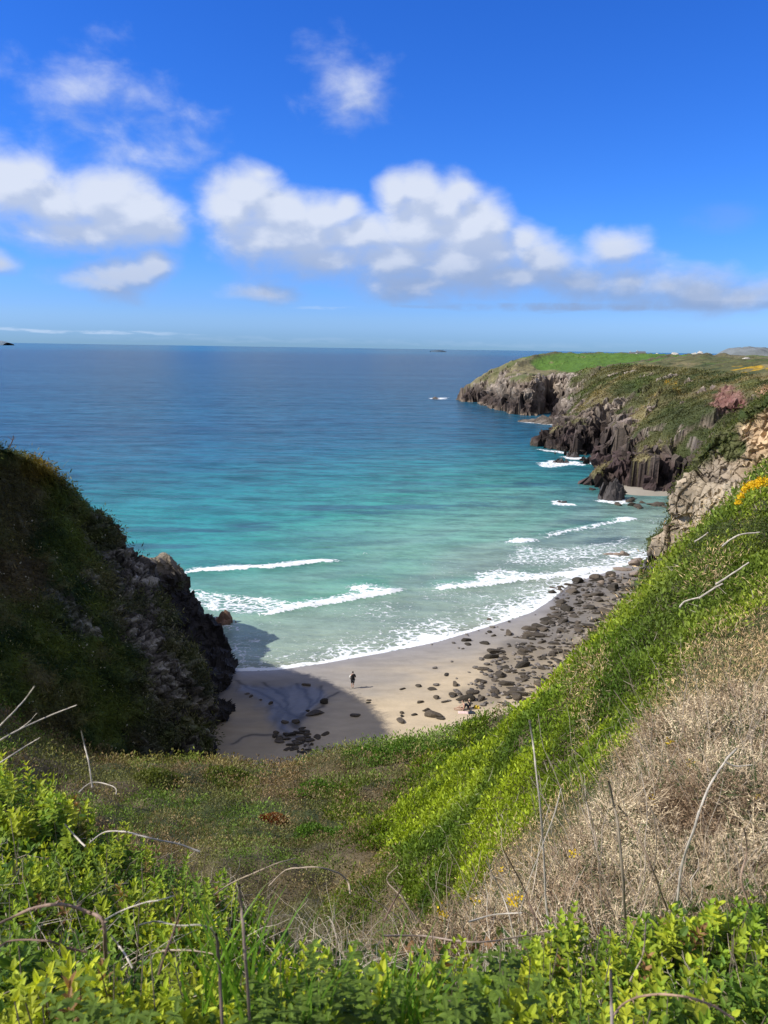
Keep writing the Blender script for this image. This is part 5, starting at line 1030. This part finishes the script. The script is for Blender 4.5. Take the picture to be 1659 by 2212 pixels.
def place_rock(u, v, size, z=None, k=None, label=None, group=None, cat='boulder', name='boulder', mesh=None, sx=1.0):
    g = G(u, v, .2)
    for _ in range(3): g = G(u, v, float(beach_h(g[0:1], g[1:2])[0]) if z is None else z)
    me = mesh or RM[random.randrange(8) if k is None else k]; o = bpy.data.objects.new(name, me); scene.collection.objects.link(o)
    s_ = size*.5; o.location = (g[0], g[1]+s_*.5, g[2]-.12*s_); o.rotation_euler = (random.uniform(-.15, .15), random.uniform(-.15, .15), random.uniform(-.45, .45) if random.random() < .6 else random.uniform(0, 6.28)); o.scale = (s_*.85*sx, s_*.85, s_*random.uniform(.75, 1.05)); tag(o, label, cat, group); return o
GB = 'boulders scattered over the beach'
# boulders told apart one by one: (u, v, size in metres, label)
ONE = [(682,1545,1.9,'widest flat boulder in the shaded sand, near the shadow edge'),(700,1520,1.25,'dark rounded boulder above the widest flat one in the shade'),(768,1548,1.0,'round dark boulder lying right on the shadow edge'),(662,1482,1.0,'lone boulder on wet shaded sand near the water edge'),(640,1562,1.1,'pointed boulder left of the stony stream bed'),(659,1583,1.0,'low flat boulder right of the stony stream bed'),(665,1537,.6,'small flat stone left of the widest boulder in the shade'),(616,1562,.8,'thin flat stone above the stony stream bed'),
 (535,1500,.6,'upper left one of the small stones by the dark promontory'),(542,1506,.6,'second of the small stones by the dark promontory'),(563,1513,.5,'third small stone right of the promontory'),(584,1521,.7,'rightmost of the four small stones by the promontory'),(596,1586,.8,'stone at the left side of the stream bed'),(594,1593,.8,'flat stone below the one left of the stream bed'),
 (797,1514,.5,'small pointed stone on sunny sand below the walker'),(796,1519,.5,'pale small stone touching the small pointed one'),(866,1560,1.2,'dark pyramid boulder at the lower edge of the sunny sand'),(868,1542,.6,'small dark stone above the dark pyramid boulder'),(869,1549,.6,'brownish small stone above the dark pyramid boulder'),(895,1546,.7,'low stone between the pyramid boulder and the sunbathers'),(938,1551,1.9,'broad flat boulder left of the sunbathers'),(955,1555,1.1,'boulder leaning against the broad flat one'),(921,1537,.9,'dark boulder above the broad flat one left of the sunbathers'),(908,1519,.8,'oval boulder in open sand left of the big boulder field'),
 (905,1484,.9,'dark boulder at the upper left edge of the sparse stones'),(930,1491,1.0,'flat tan boulder below the dark one on open sand'),(943,1510,.9,'boulder on sand just above the sunbathers'),(962,1518,.8,'grey boulder above the pink sunbather'),(870,1490,.7,'small flat stone farthest left on the sunny sand'),(965,1459,.9,'triangular dark boulder standing alone on the upper sunny sand'),(984,1482,1.1,'rounded grey boulder left of the dense boulder field'),(1008,1386,1.3,'dark boulder nearest the swash, left of the field'),(1012,1394,1.1,'flat boulder under the dark one nearest the swash'),(1000,1402,.5,'small stone left of the swash boulders'),(1057,1341,.9,'dark boulder standing in the shallow water edge'),(1058,1367,.9,'dark boulder touched by the foam'),(1046,1392,1.2,'low flat boulder right of the swash boulders'),(1066,1375,.8,'small dark stone below the foam touched boulder'),(1100,1372,1.6,'seaweed covered boulder in a shallow pool'),(1240,1282,2.6,'largest tan boulder, rounded, near the tidal pool'),(1330,1275,3.2,'long dark split slab beside the tidal pool'),(1195,1272,1.3,'tan boulder left of the tidal pool'),(1210,1270,1.4,'squarish tan boulder left of the largest tan one')]
for (u, v, s_, lb) in ONE: place_rock(u, v, s_*.88, label=lb, group=GB)
# the dense field
fpoly = [G(u, v, .3)[:2] for u, v in FIELD]; fa = np.array(fpoly); placed = []; cnt = 0; tries = 0
while cnt < 235 and tries < 90000:
    tries += 1; x = random.uniform(fa[:, 0].min(), fa[:, 0].max()); y = random.uniform(fa[:, 1].min(), fa[:, 1].max())
    if not bool(inside(np.array([x]), np.array([y]), fpoly)[0]): continue
    s_ = random.choice([.55, .65, .8, .95, 1.2, 1.6])*random.uniform(.85, 1.15)
    if any((x-a)**2+((y-b_)*1.15)**2 < (.32*(s_+c))**2 for a, b_, c in placed): continue
    placed.append((x, y, s_)); cnt += 1
    o = bpy.data.objects.new('boulder', RM[random.randrange(8)]); scene.collection.objects.link(o); z = float(beach_h(np.array([x]), np.array([y]))[0])
    o.location = (x, y, max(z, -.1)-.08*s_); o.rotation_euler = (random.uniform(-.25, .25), random.uniform(-.25, .25), random.uniform(-.6, .6)); q_ = s_*.52; o.scale = (q_, q_*.9, q_*random.uniform(.75, 1.1))
    tag(o, 'dark grey boulder packed in the dense boulder field below the right slope', 'boulder', 'boulders of the dense field below the right slope')
# rocks against the foot of the tan cliff and in the surf
GC = 'tan rocks at the foot of the tan cliff'; mtb, h = new_mat('tan_boulder'); tcx = h.n('ShaderNodeTexCoord'); n1 = h.noise(tcx.outputs['Object'], 2.5, 8, .65)
b = h.n('ShaderNodeBsdfPrincipled', i_Roughness=.8); h.set(b.inputs['Base Color'], h.mix(n1, (.13, .10, .075, 1), (.36, .28, .21, 1))); bp = h.n('ShaderNodeBump', i_Strength=.6, i_Distance=.15); h.nt.links.new(h.noise(tcx.outputs['Object'], 4.0, 8, .6), bp.inputs['Height']); h.nt.links.new(bp.outputs[0], b.inputs['Normal']); finish(h, b.outputs[0])
TM = [rock_mesh('tan_rock', 20+k, fl, el_, 3, mtb) for k, (fl, el_) in enumerate([(.6, 1.3), (.8, 1.1), (.5, 1.6)])]
for k, (u, v, s_, lb) in enumerate([(1382,1216,2.6,'tall rounded tan rock touching the cliff foot'),(1370,1222,2.4,'tan rock left of the tall rounded one'),(1345,1232,2.4,'flat tan ledge rock left of the cliff foot'),(1320,1245,1.9,'flat brown rock at the wave edge by the cliff'),(1372,1246,2.0,'tan rock below the tall rounded ones'),(1362,1262,1.7,'tan boulder between the cliff foot and the boulder field'),(1330,1257,1.5,'small brown rock above the dark split slab'),(1300,1262,1.4,'brown rock in the wet sand above the pool')]): place_rock(u, v, s_, label=lb, group=GC, name='tan_rock', cat='rock', mesh=TM[k % 3])
place_rock(1352, 1201, 2.2, z=0., label='pale block of rock standing in foam by the cliff foot', group=GC, name='tan_rock', cat='rock', mesh=TM[1]); place_rock(1338, 1200, 1.8, z=0., label='brown wedge of rock in foam left of the pale block', group=GC, name='tan_rock', cat='rock', mesh=TM[0]); place_rock(1318, 1199, 2.0, z=-.1, label='low brown rock awash farthest left of the cliff foot rocks', group=GC, name='tan_rock', cat='rock', mesh=TM[2])
m_sea_rock = earth_mat('sea_rock', 2.0, .8, 2.5, .7, .5)
def craggy(name, u, v, w, hh_, label, cat, c, group=None, seed=0, dy=.8):
    ctr = G(u, v, 0); n = 56; t = np.linspace(-1.25, 1.25, n); X, Y_ = np.meshgrid(t, t); rr_ = np.hypot(X, Y_); q3 = np.stack([X*3+seed, Y_*3, 0*X], -1)
    z = hh_*(np.clip(1-rr_**2.4, -.4, 1)*(.75+.5*fbm(q3, 1.6, 3, seed)))+hh_*.35*cells(q3, 1.5, seed)[0]*sstep(rr_, 1.1, .8); V = np.stack([ctr[0]+X*w*.5, ctr[1]+w*.5*dy+Y_*w*.5*dy, z-.25], -1)
    o = make_mesh(name, V.reshape(-1, 3)-ctr, gridfaces(n, n), m_sea_rock, np.tile(col(*c), (n*n, 1)), False); o.location = ctr; tag(o, label, cat, group); return o
craggy('sea_rock', 482, 1352, 3.0, 1.5, 'reddish brown jagged rock standing in clear shallow water beside the promontory', 'rock', (.26, .16, .11), seed=3)
gs_ = 'low skerries off the far headland'
for k, (u, v, w_, hh_, lb) in enumerate([(942,862,6,1.3,'low skerry in white water, alone off the tip of the headland'),(1149,913,13,1.3,'long low skerry below the shadowed sea cave'),(1187,917,15,2.6,'brown skerry joined by shallows to the cave headland'),(1215,1001,5.5,1.2,'skerry ringed by foam between the two dark spurs'),(1216,1088,3,.6,'nearest small awash skerry in the turquoise water'),(1326,1082,6.5,4.6,'dark pointed rock standing off the second spur'),(1242,988,5,1.6,'dark rock at the foot of the first spur')]):
    craggy('skerry', u, v, w_, hh_, lb, 'rock', (.07, .06, .055) if k > 2 else (.15, .125, .10), gs_, k+5)
# stones of the far cove and slabs in the stream bed
for k in range(26):
    u, v = random.uniform(1330, 1440), random.uniform(1056, 1100)
    if v < 1062 or v > 1076+.0*u or u < 1350: place_rock(u, v, random.uniform(1.2, 3.2), z=.0, label='dark boulder at the foot of the cliffs round the far cove', group='dark boulders round the far cove', name='boulder')
for k in range(46):
    t = random.random(); u = 640+random.gauss(0, 16+14*t); v = 1578+52*t+random.gauss(0, 3); place_rock(u, v, random.uniform(.35, .9), k=random.choice([2, 5, 6]), label='flat dark slab stone lying in the stony stream bed', group='slab stones in the stream bed', name='slab_stone', cat='stone')
# pebbles between the boulders
A = Acc(); bm_ = rock_mesh('pebble_source', 55, .6, 1.2, 1); pv_ = np.array([v.co[:] for v in bm_.vertices]); pf_ = np.array([p.vertices[:] for p in bm_.polygons]); bpy.data.meshes.remove(bm_)
for k in range(2400):
    x = random.uniform(fa[:, 0].min()-2, fa[:, 0].max()); y = random.uniform(fa[:, 1].min()-1, fa[:, 1].max())
    if not bool(inside(np.array([x]), np.array([y]), fpoly)[0]) and random.random() < .93: continue
    if shore_sd(np.array([x]), np.array([y]))[0][0] > 0: continue
    s_ = random.uniform(.12, .42); a = random.uniform(0, 6.28); ca, sa = math.cos(a), math.sin(a); Q = pv_*s_; Q = np.stack([Q[:, 0]*ca-Q[:, 1]*sa, Q[:, 0]*sa+Q[:, 1]*ca, Q[:, 2]], -1)+np.array([x, y, max(float(beach_h(np.array([x]), np.array([y]))[0]), -.1)]); A.add(Q, pf_, np.tile(lerp(col(.05, .045, .04), col(.24, .21, .18), random.random()), (len(Q), 1)))
o = A.build('pebbles', m_sea_rock); tag(o, 'pebbles and seaweed covered stones between the boulders', 'pebbles', kind='stuff')

# ------------------------------------------------------------ people
m_skin = flat_mat('skin', (.50, .31, .23), .6); m_black = flat_mat('black_cloth', (.012, .012, .014), .85); m_white = flat_mat('white_cloth', (.75, .75, .73), .85); m_dark = flat_mat('dark_grey_cloth', (.035, .037, .045), .85); m_hair = flat_mat('dark_hair', (.025, .018, .014), .6); m_blond = flat_mat('grey_hair', (.45, .38, .28), .6); m_shoe = flat_mat('pale_shoe', (.45, .40, .35), .7); m_pink = flat_mat('pink_cloth', (.72, .52, .48), .85); m_navy = flat_mat('navy_cloth', (.02, .028, .05), .85); m_yel = flat_mat('yellow_cloth', (.65, .48, .06), .8)
def skin_obj(name, nodes, edges, mat, parent, sub=1):
    """nodes: name -> (x,y,z,r)"""
    keys = list(nodes); me = bpy.data.meshes.new(name); me.from_pydata([nodes[k][:3] for k in keys], [(keys.index(a), keys.index(b_)) for a, b_ in edges], []); o = bpy.data.objects.new(name, me); scene.collection.objects.link(o)
    md = o.modifiers.new('s', 'SKIN'); md.use_smooth_shade = True
    for k, kk in enumerate(keys):
        sv = me.skin_vertices[0].data[k]; r_ = nodes[kk][3]; sv.radius = r_ if isinstance(r_, tuple) else (r_, r_); sv.use_root = (k == 0)
    ms_ = o.modifiers.new('u', 'SUBSURF'); ms_.levels = sub; ms_.render_levels = sub; me.materials.append(mat); o.parent = parent
    return o
def head(parent, c, fwd, hairmat, scale=1.0):
    """skull with face, nose, ears; hair cap behind"""
    f = Vector(fwd).normalized(); upv = Vector((0, 0, 1)); r_ = f.cross(upv).normalized(); bm = bmesh.new(); bmesh.ops.create_uvsphere(bm, u_segments=20, v_segments=14, radius=1)
    for v in bm.verts:
        x, y, z = v.co; jaw = 1-.28*max(0, -z)**1.3; x *= .075*jaw; yy = y*.095*(1-.10*max(0, -z)); 
        if y > .8 and -.25 < z < .12 and abs(v.co.x) < .3: yy += .016
        v.co = Vector((x, yy, z*.115))
    for s_ in (-1, 1):
        e = bmesh.ops.create_uvsphere(bm, u_segments=8, v_segments=6, radius=.018); [setattr(v, 'co', Vector((v.co.x*.5+s_*.078, v.co.y-.005, v.co.z*1.5))) for v in e['verts']]
        e = bmesh.ops.create_uvsphere(bm, u_segments=8, v_segments=6, radius=.010); [setattr(v, 'co', Vector((v.co.x+s_*.03, v.co.y+.086, v.co.z+.012))) for v in e['verts']]
    M = Matrix((( -r_.x*-1, f.x, 0), (-r_.y*-1, f.y, 0), (0, 0, 1))).to_4x4(); 
    for v in bm.verts: v.co = Matrix.Translation(Vector(c)) @ M @ (v.co*scale)
    me = bpy.data.meshes.new('head'); bm.to_mesh(me); bm.free(); me.materials.append(m_skin); me.shade_smooth(); o = bpy.data.objects.new('head', me); scene.collection.objects.link(o); o.parent = parent
    bm = bmesh.new(); bmesh.ops.create_uvsphere(bm, u_segments=20, v_segments=14, radius=1)
    for v in bm.verts: x, y, z = v.co; v.co = Vector((x*.085, y*.100-.014, z*.112+.018))
    bmesh.ops.delete(bm, geom=[v for v in bm.verts if v.co.y > .035 and v.co.z < .055 or v.co.z < -.055], context='VERTS')
    for v in bm.verts: v.co = Matrix.Translation(Vector(c)) @ M @ (v.co*scale)
    me = bpy.data.meshes.new('hair'); bm.to_mesh(me); bm.free(); me.materials.append(hairmat); me.shade_smooth(); o = bpy.data.objects.new('hair', me); scene.collection.objects.link(o); o.parent = parent; md = o.modifiers.new('t', 'SOLIDIFY'); md.thickness = .012
def hand(nodes, edges, wrist, key, d, side):
    """palm, four fingers and thumb rooted at the wrist"""
    d = Vector(d).normalized(); s = Vector(side).normalized(); W_ = Vector(wrist); p_ = W_+d*.07; nodes[key+'p'] = (*p_, .026); edges.append((key, key+'p'))
    for i, (o_, L) in enumerate([(-.027, .065), (-.009, .078), (.009, .072), (.027, .058)]):
        a = p_+s*o_+d*.01; m_ = a+d*L*.5; e = m_+d*L*.4+s.cross(d)*.022; nodes[f'{key}{i}a'] = (*m_, .009); nodes[f'{key}{i}b'] = (*e, .008); edges += [(key+'p', f'{key}{i}a'), (f'{key}{i}a', f'{key}{i}b')]
    a = W_+d*.03-s*.045; nodes[key+'t'] = (*a, .011); nodes[key+'u'] = (*(a+d*.035-s*.012), .009); edges += [(key, key+'t'), (key+'t', key+'u')]
# walker: seen from behind, weight on the right leg
g = G(762, 1486, .9); wz = float(beach_h(g[0:1], g[1:2])[0]); g = G(762, 1486, wz); wk = empty('person', tuple(g))
N = {'pel': (0, 0, .95, .13), 'hl': (-.09, 0, .90, .095), 'hr': (.09, 0, .90, .095), 'kl': (-.10, .03, .50, .058), 'kr': (.07, .10, .50, .058), 'cl': (-.10, -.0, .33, .056), 'cr': (.07, .03, .33, .056), 'al': (-.09, -.04, .09, .036), 'ar': (.05, -.10, .12, .036), 'tl': (-.10, .12, .035, .034), 'tr': (.05, .04, .035, .034),
     'sp': (0, .01, 1.15, (.15, .11)), 'ch': (0, .01, 1.36, (.17, .12)), 'nk': (.0, .01, 1.50, .055), 'nt': (0, .03, 1.58, .05), 'sl': (-.19, 0, 1.42, .065), 'sr': (.19, 0, 1.42, .065), 'el': (-.30, -.04, 1.16, .042), 'er': (.27, .06, 1.16, .042), 'wl': (-.24, .12, .98, .028), 'wr': (.20, .22, 1.05, .028)}
E = [('pel', 'hl'), ('pel', 'hr'), ('hl', 'kl'), ('hr', 'kr'), ('kl', 'cl'), ('kr', 'cr'), ('cl', 'al'), ('cr', 'ar'), ('al', 'tl'), ('ar', 'tr'), ('pel', 'sp'), ('sp', 'ch'), ('ch', 'nk'), ('nk', 'nt'), ('ch', 'sl'), ('ch', 'sr'), ('sl', 'el'), ('sr', 'er'), ('el', 'wl'), ('er', 'wr')]
hand(N, E, N['wl'][:3], 'wl', (.3, .5, -.6), (0, 1, .3)); hand(N, E, N['wr'][:3], 'wr', (-.3, .7, -.3), (0, .3, 1)); skin_obj('body', N, E, m_skin, wk)
skin_obj('vest', {'a': (0, .0, .84, (.20, .17)), 'b': (0, .01, 1.12, (.195, .16)), 'c': (0, .01, 1.38, (.215, .155)), 'd': (0, .01, 1.50, (.11, .08)), 'sl': (-.17, 0, 1.43, .095), 'sr': (.20, 0, 1.43, .095), 'er': (.275, .05, 1.17, .07)}, [('c', 'sl'), ('a', 'b'), ('b', 'c'), ('c', 'd'), ('c', 'sr'), ('sr', 'er')], m_black, wk)
skin_obj('shorts', {'a': (0, 0, .92, .165), 'l': (-.10, .0, .86, .13), 'r': (.10, .02, .86, .13), 'll': (-.10, .02, .50, .105), 'rr': (.075, .09, .50, .105)}, [('a', 'l'), ('a', 'r'), ('l', 'll'), ('r', 'rr')], m_dark, wk)
skin_obj('sleeve', {'a': (-.19, 0, 1.42, .092), 'b': (-.31, -.05, 1.17, .078), 'c': (-.25, .10, 1.0, .062)}, [('a', 'b'), ('b', 'c')], m_white, wk)
for s_ in (('tl', 'al'), ('tr', 'ar')):
    t_, a_ = N[s_[0]], N[s_[1]]; skin_obj('shoe', {'h': (a_[0], a_[1]-.02, a_[2]-.045, .045), 't': (t_[0], t_[1]+.02, t_[2], .045)}, [('h', 't')], m_shoe, wk)
head(wk, (0, .045, 1.68), (0, 1, 0), m_hair); tag(wk, 'person walking away on sunny sand in black vest, white sleeve and dark shorts', 'person')
# bather sitting with legs stretched to the left
def seated(u, v, lean, hairm, skinlegs):
    g = G(u, v, 1.0); z = float(beach_h(g[0:1], g[1:2])[0]); g = G(u, v, z+.1); return empty('person', (g[0], g[1], max(z, .02)))
b1 = seated(1001, 1531, 0, m_hair, True)
N = {'pel': (0, 0, .12, .13), 'hl': (-.05, .09, .12, .09), 'hr': (-.05, -.09, .12, .09), 'kl': (-.45, .10, .22, .055), 'kr': (-.44, -.12, .14, .055), 'al': (-.86, .08, .07, .036), 'ar': (-.84, -.16, .06, .036), 'tl': (-.93, .08, .17, .03), 'tr': (-.90, -.18, .15, .03),
     'sp': (.05, 0, .34, (.12, .10)), 'ch': (.03, 0, .58, (.155, .11)), 'nk': (-.02, 0, .71, .05), 'nt': (-.05, 0, .77, .045), 'sl': (.02, .18, .62, .058), 'sr': (.02, -.18, .62, .058), 'el': (-.14, .24, .42, .038), 'er': (.02, -.27, .36, .038), 'wl': (-.36, .16, .32, .026), 'wr': (-.06, -.26, .12, .026)}
hand(N, E2 := [('pel', 'hl'), ('pel', 'hr'), ('hl', 'kl'), ('hr', 'kr'), ('kl', 'al'), ('kr', 'ar'), ('al', 'tl'), ('ar', 'tr'), ('pel', 'sp'), ('sp', 'ch'), ('ch', 'nk'), ('nk', 'nt'), ('ch', 'sl'), ('ch', 'sr'), ('sl', 'el'), ('sr', 'er'), ('el', 'wl'), ('er', 'wr')], N['wl'][:3], 'wl', (-.8, 0, -.3), (0, 1, 0)); hand(N, E2, N['wr'][:3], 'wr', (-.7, 0, -.3), (0, 1, 0))
skin_obj('body', N, E2, m_skin, b1); skin_obj('swimwear', {'a': (0, 0, .13, .142), 'l': (-.10, .09, .13, .102), 'r': (-.10, -.09, .13, .102)}, [('a', 'l'), ('a', 'r')], m_black, b1); head(b1, (-.08, 0, .88), (-1, .15, 0), m_hair); tag(b1, 'bare backed person sitting on the sand with pale legs stretched out to the left', 'person')
b2 = seated(1014, 1528, 0, m_blond, False)
N = {k: (v_[0]*.55 if k[0] in 'ka' or k[0] == 't' else v_[0], v_[1], v_[2], v_[3]) for k, v_ in N.items() if len(k) <= 3 and not any(c.isdigit() for c in k) and k not in ('wlp', 'wrp', 'wlt', 'wrt', 'wlu', 'wru')}
N['kl'] = (-.34, .12, .46, .058); N['kr'] = (-.33, -.14, .44, .058); N['al'] = (-.52, .10, .08, .038); N['ar'] = (-.50, -.15, .07, .038); N['tl'] = (-.66, .10, .04, .032); N['tr'] = (-.64, -.16, .04, .032)
E3 = [e for e in E2 if e[0] in N and e[1] in N]; hand(N, E3, N['wl'][:3], 'wl', (-.8, 0, -.2), (0, 1, 0)); hand(N, E3, N['wr'][:3], 'wr', (-.5, 0, -.6), (0, 1, 0)); skin_obj('body', N, E3, m_skin, b2)
skin_obj('shirt', {'a': (0, 0, .14, .15), 'b': (.05, 0, .35, (.145, .13)), 'c': (.03, 0, .58, (.175, .135)), 'd': (-.01, 0, .69, .085), 'sl': (.02, .19, .62, .075), 'sr': (.02, -.19, .62, .075), 'el': (-.14, .25, .42, .055), 'er': (.02, -.28, .36, .055)}, [('a', 'b'), ('b', 'c'), ('c', 'd'), ('c', 'sl'), ('c', 'sr'), ('sl', 'el'), ('sr', 'er')], m_black, b2)
skin_obj('trousers', {'p': (0, 0, .12, .145), 'l': (-.08, .1, .14, .11), 'r': (-.08, -.1, .14, .11), 'kl': (-.34, .12, .46, .075), 'kr': (-.33, -.14, .44, .075), 'al': (-.50, .10, .16, .055), 'ar': (-.48, -.15, .15, .055)}, [('p', 'l'), ('p', 'r'), ('l', 'kl'), ('r', 'kr'), ('kl', 'al'), ('kr', 'ar')], m_navy, b2)
head(b2, (-.04, 0, .88), (-1, 0, 0), m_blond); tag(b2, 'person in a black top with light hair sitting right of the bare backed bather', 'person')
# towel and bag beside them
def blob(name, u, v, dims, mat, label, cat, seed):
    g = G(u, v, 1.0); z = float(beach_h(g[0:1], g[1:2])[0]); g = G(u, v, z+.05); n = 26; t = np.linspace(-1, 1, n); X, Y_ = np.meshgrid(t, t); e = np.clip(1-np.maximum(np.abs(X), np.abs(Y_))**6, 0, 1); zz = dims[2]*e*(.6+.5*fbm(np.stack([X*2+seed, Y_*2, X*0], -1), .8, 3, seed)); V = np.stack([X*dims[0]*.5, Y_*dims[1]*.5, zz], -1)
    o = make_mesh(name, V.reshape(-1, 3), gridfaces(n, n, True), mat, None); o.location = (g[0], g[1], max(z, 0)); tag(o, label, cat); return o
blob('towel', 1001, 1538, (1.0, .55, .06), m_pink, 'crumpled pink and white towel under the bare backed bather', 'towel', 3)
blob('bag', 1030, 1528, (.55, .4, .32), m_yel, 'yellow bag lying right of the seated pair', 'bag', 5)
blob('jacket', 1019, 1539, (.7, .5, .2), m_navy, 'dark blue jacket heaped beside the seated pair', 'jacket', 7)
# ---- far things on the headland: a pale cottage row, stone wall, and white boulders in the field
m_wall = flat_mat('whitewash', (.62, .60, .55), .9); m_roof = flat_mat('slate_roof', (.13, .13, .14), .8); m_win = flat_mat('dark_pane', (.03, .03, .04), .3)
def fz_at(x, y):
    j = np.argmin(np.abs(GX[0]-x)); i = np.argmin(np.abs(GY[:, 0]-y)); return float(fv[i, j, 2])
def box(bm, x0, x1, y0, y1, z0, z1):
    vs = [bm.verts.new(c) for c in [(x0, y0, z0), (x1, y0, z0), (x1, y1, z0), (x0, y1, z0), (x0, y0, z1), (x1, y0, z1), (x1, y1, z1), (x0, y1, z1)]]
    for f in [(0, 3, 2, 1), (4, 5, 6, 7), (0, 1, 5, 4), (1, 2, 6, 5), (2, 3, 7, 6), (3, 0, 4, 7)]: bm.faces.new([vs[i] for i in f])
def cottage(u, Y, w_, label):
    x = P(u, 770, Y)[0]; z = fz_at(x, Y)-.3; rt_ = empty('cottage', (x, Y, z)); d_ = 4; hh_ = 2.0
    bm = bmesh.new(); box(bm, -w_/2, w_/2, 0, d_, 0, hh_); me = bpy.data.meshes.new('wall'); bm.to_mesh(me); bm.free(); me.materials.append(m_wall); o = bpy.data.objects.new('wall', me); scene.collection.objects.link(o); o.parent = rt_
    me = bpy.data.meshes.new('roof'); e = .3; me.from_pydata([(-w_/2-e, -e, hh_), (w_/2+e, -e, hh_), (w_/2+e, d_+e, hh_), (-w_/2-e, d_+e, hh_), (-w_/2-e, d_/2, hh_+1.3), (w_/2+e, d_/2, hh_+1.3)], [], [(0, 1, 5, 4), (2, 3, 4, 5), (0, 4, 3), (1, 2, 5), (0, 3, 2, 1)]); me.materials.append(m_roof); rf = bpy.data.objects.new('roof', me); scene.collection.objects.link(rf); rf.parent = rt_
    bm = bmesh.new(); box(bm, -w_/2+.3, -w_/2+1.0, d_/2-.35, d_/2+.35, hh_+.9, hh_+1.9); me = bpy.data.meshes.new('chimney'); bm.to_mesh(me); bm.free(); me.materials.append(m_wall); o = bpy.data.objects.new('chimney', me); scene.collection.objects.link(o); o.parent = rf
    for k in range(max(1, int(w_/3))):
        bm = bmesh.new(); box(bm, -w_/2+1+k*3, -w_/2+2+k*3, -.06, -.003, .7, 1.6); me = bpy.data.meshes.new('window'); bm.to_mesh(me); bm.free(); me.materials.append(m_win); o = bpy.data.objects.new('window', me); scene.collection.objects.link(o); o.parent = rt_
    tag(rt_, label, 'cottage', 'far white cottages beyond the green field')
cottage(1368, 590, 5, 'far white cottage on the skyline, left one of the pair'); cottage(1385, 585, 6.5, 'far white cottage on the skyline, right one of the pair')
m_stone = flat_mat('pale_stone', (.48, .44, .38), .9, .2, .3, 1.0); SM = rock_mesh('white_stone', 91, .7, 1.2, 2, m_stone)
for k, (u, v, Y, s_, lb) in enumerate([(1456,772,560,6,'white rock outcrop on the skyline above the green field'),(1420,772,560,3.5,'small pale rock left of the skyline outcrop'),(1613,781,330,3.6,'pale boulder in the field edge at the right, near the gorse flowers'),(1262,773,600,4,'pale rock on the far hedge left of the cottages'),(1510,776,500,4,'pale rock at the right end of the far stone wall')]):
    x = P(u, v, Y)[0]; o = bpy.data.objects.new('pale_rock', SM); scene.collection.objects.link(o); o.location = (x, Y, fz_at(x, Y)); o.scale = (s_*.5,)*3; o.rotation_euler = (0, 0, k*1.3); tag(o, lb, 'rock', 'pale rocks on the far headland')
wl = spline(np.array([P(1490, 773, 540), P(1505, 776, 510), P(1530, 779, 480)]), 40); V = []
for i, c in enumerate(wl):
    z = fz_at(c[0], c[1]); nz = .35*vnoise(np.array([[i*.7, 0, 0]]))[0]
    V.append([[c[0], c[1]-.5, z-.5], [c[0], c[1]-.3, z+1.6+nz], [c[0], c[1]+.3, z+1.6+nz], [c[0], c[1]+.5, z-.5]])
o = make_mesh('stone_wall', np.array(V).reshape(-1, 3), gridfaces(40, 4), m_stone, None, False); tag(o, 'pale dry stone wall crossing the far field below the skyline', 'wall')
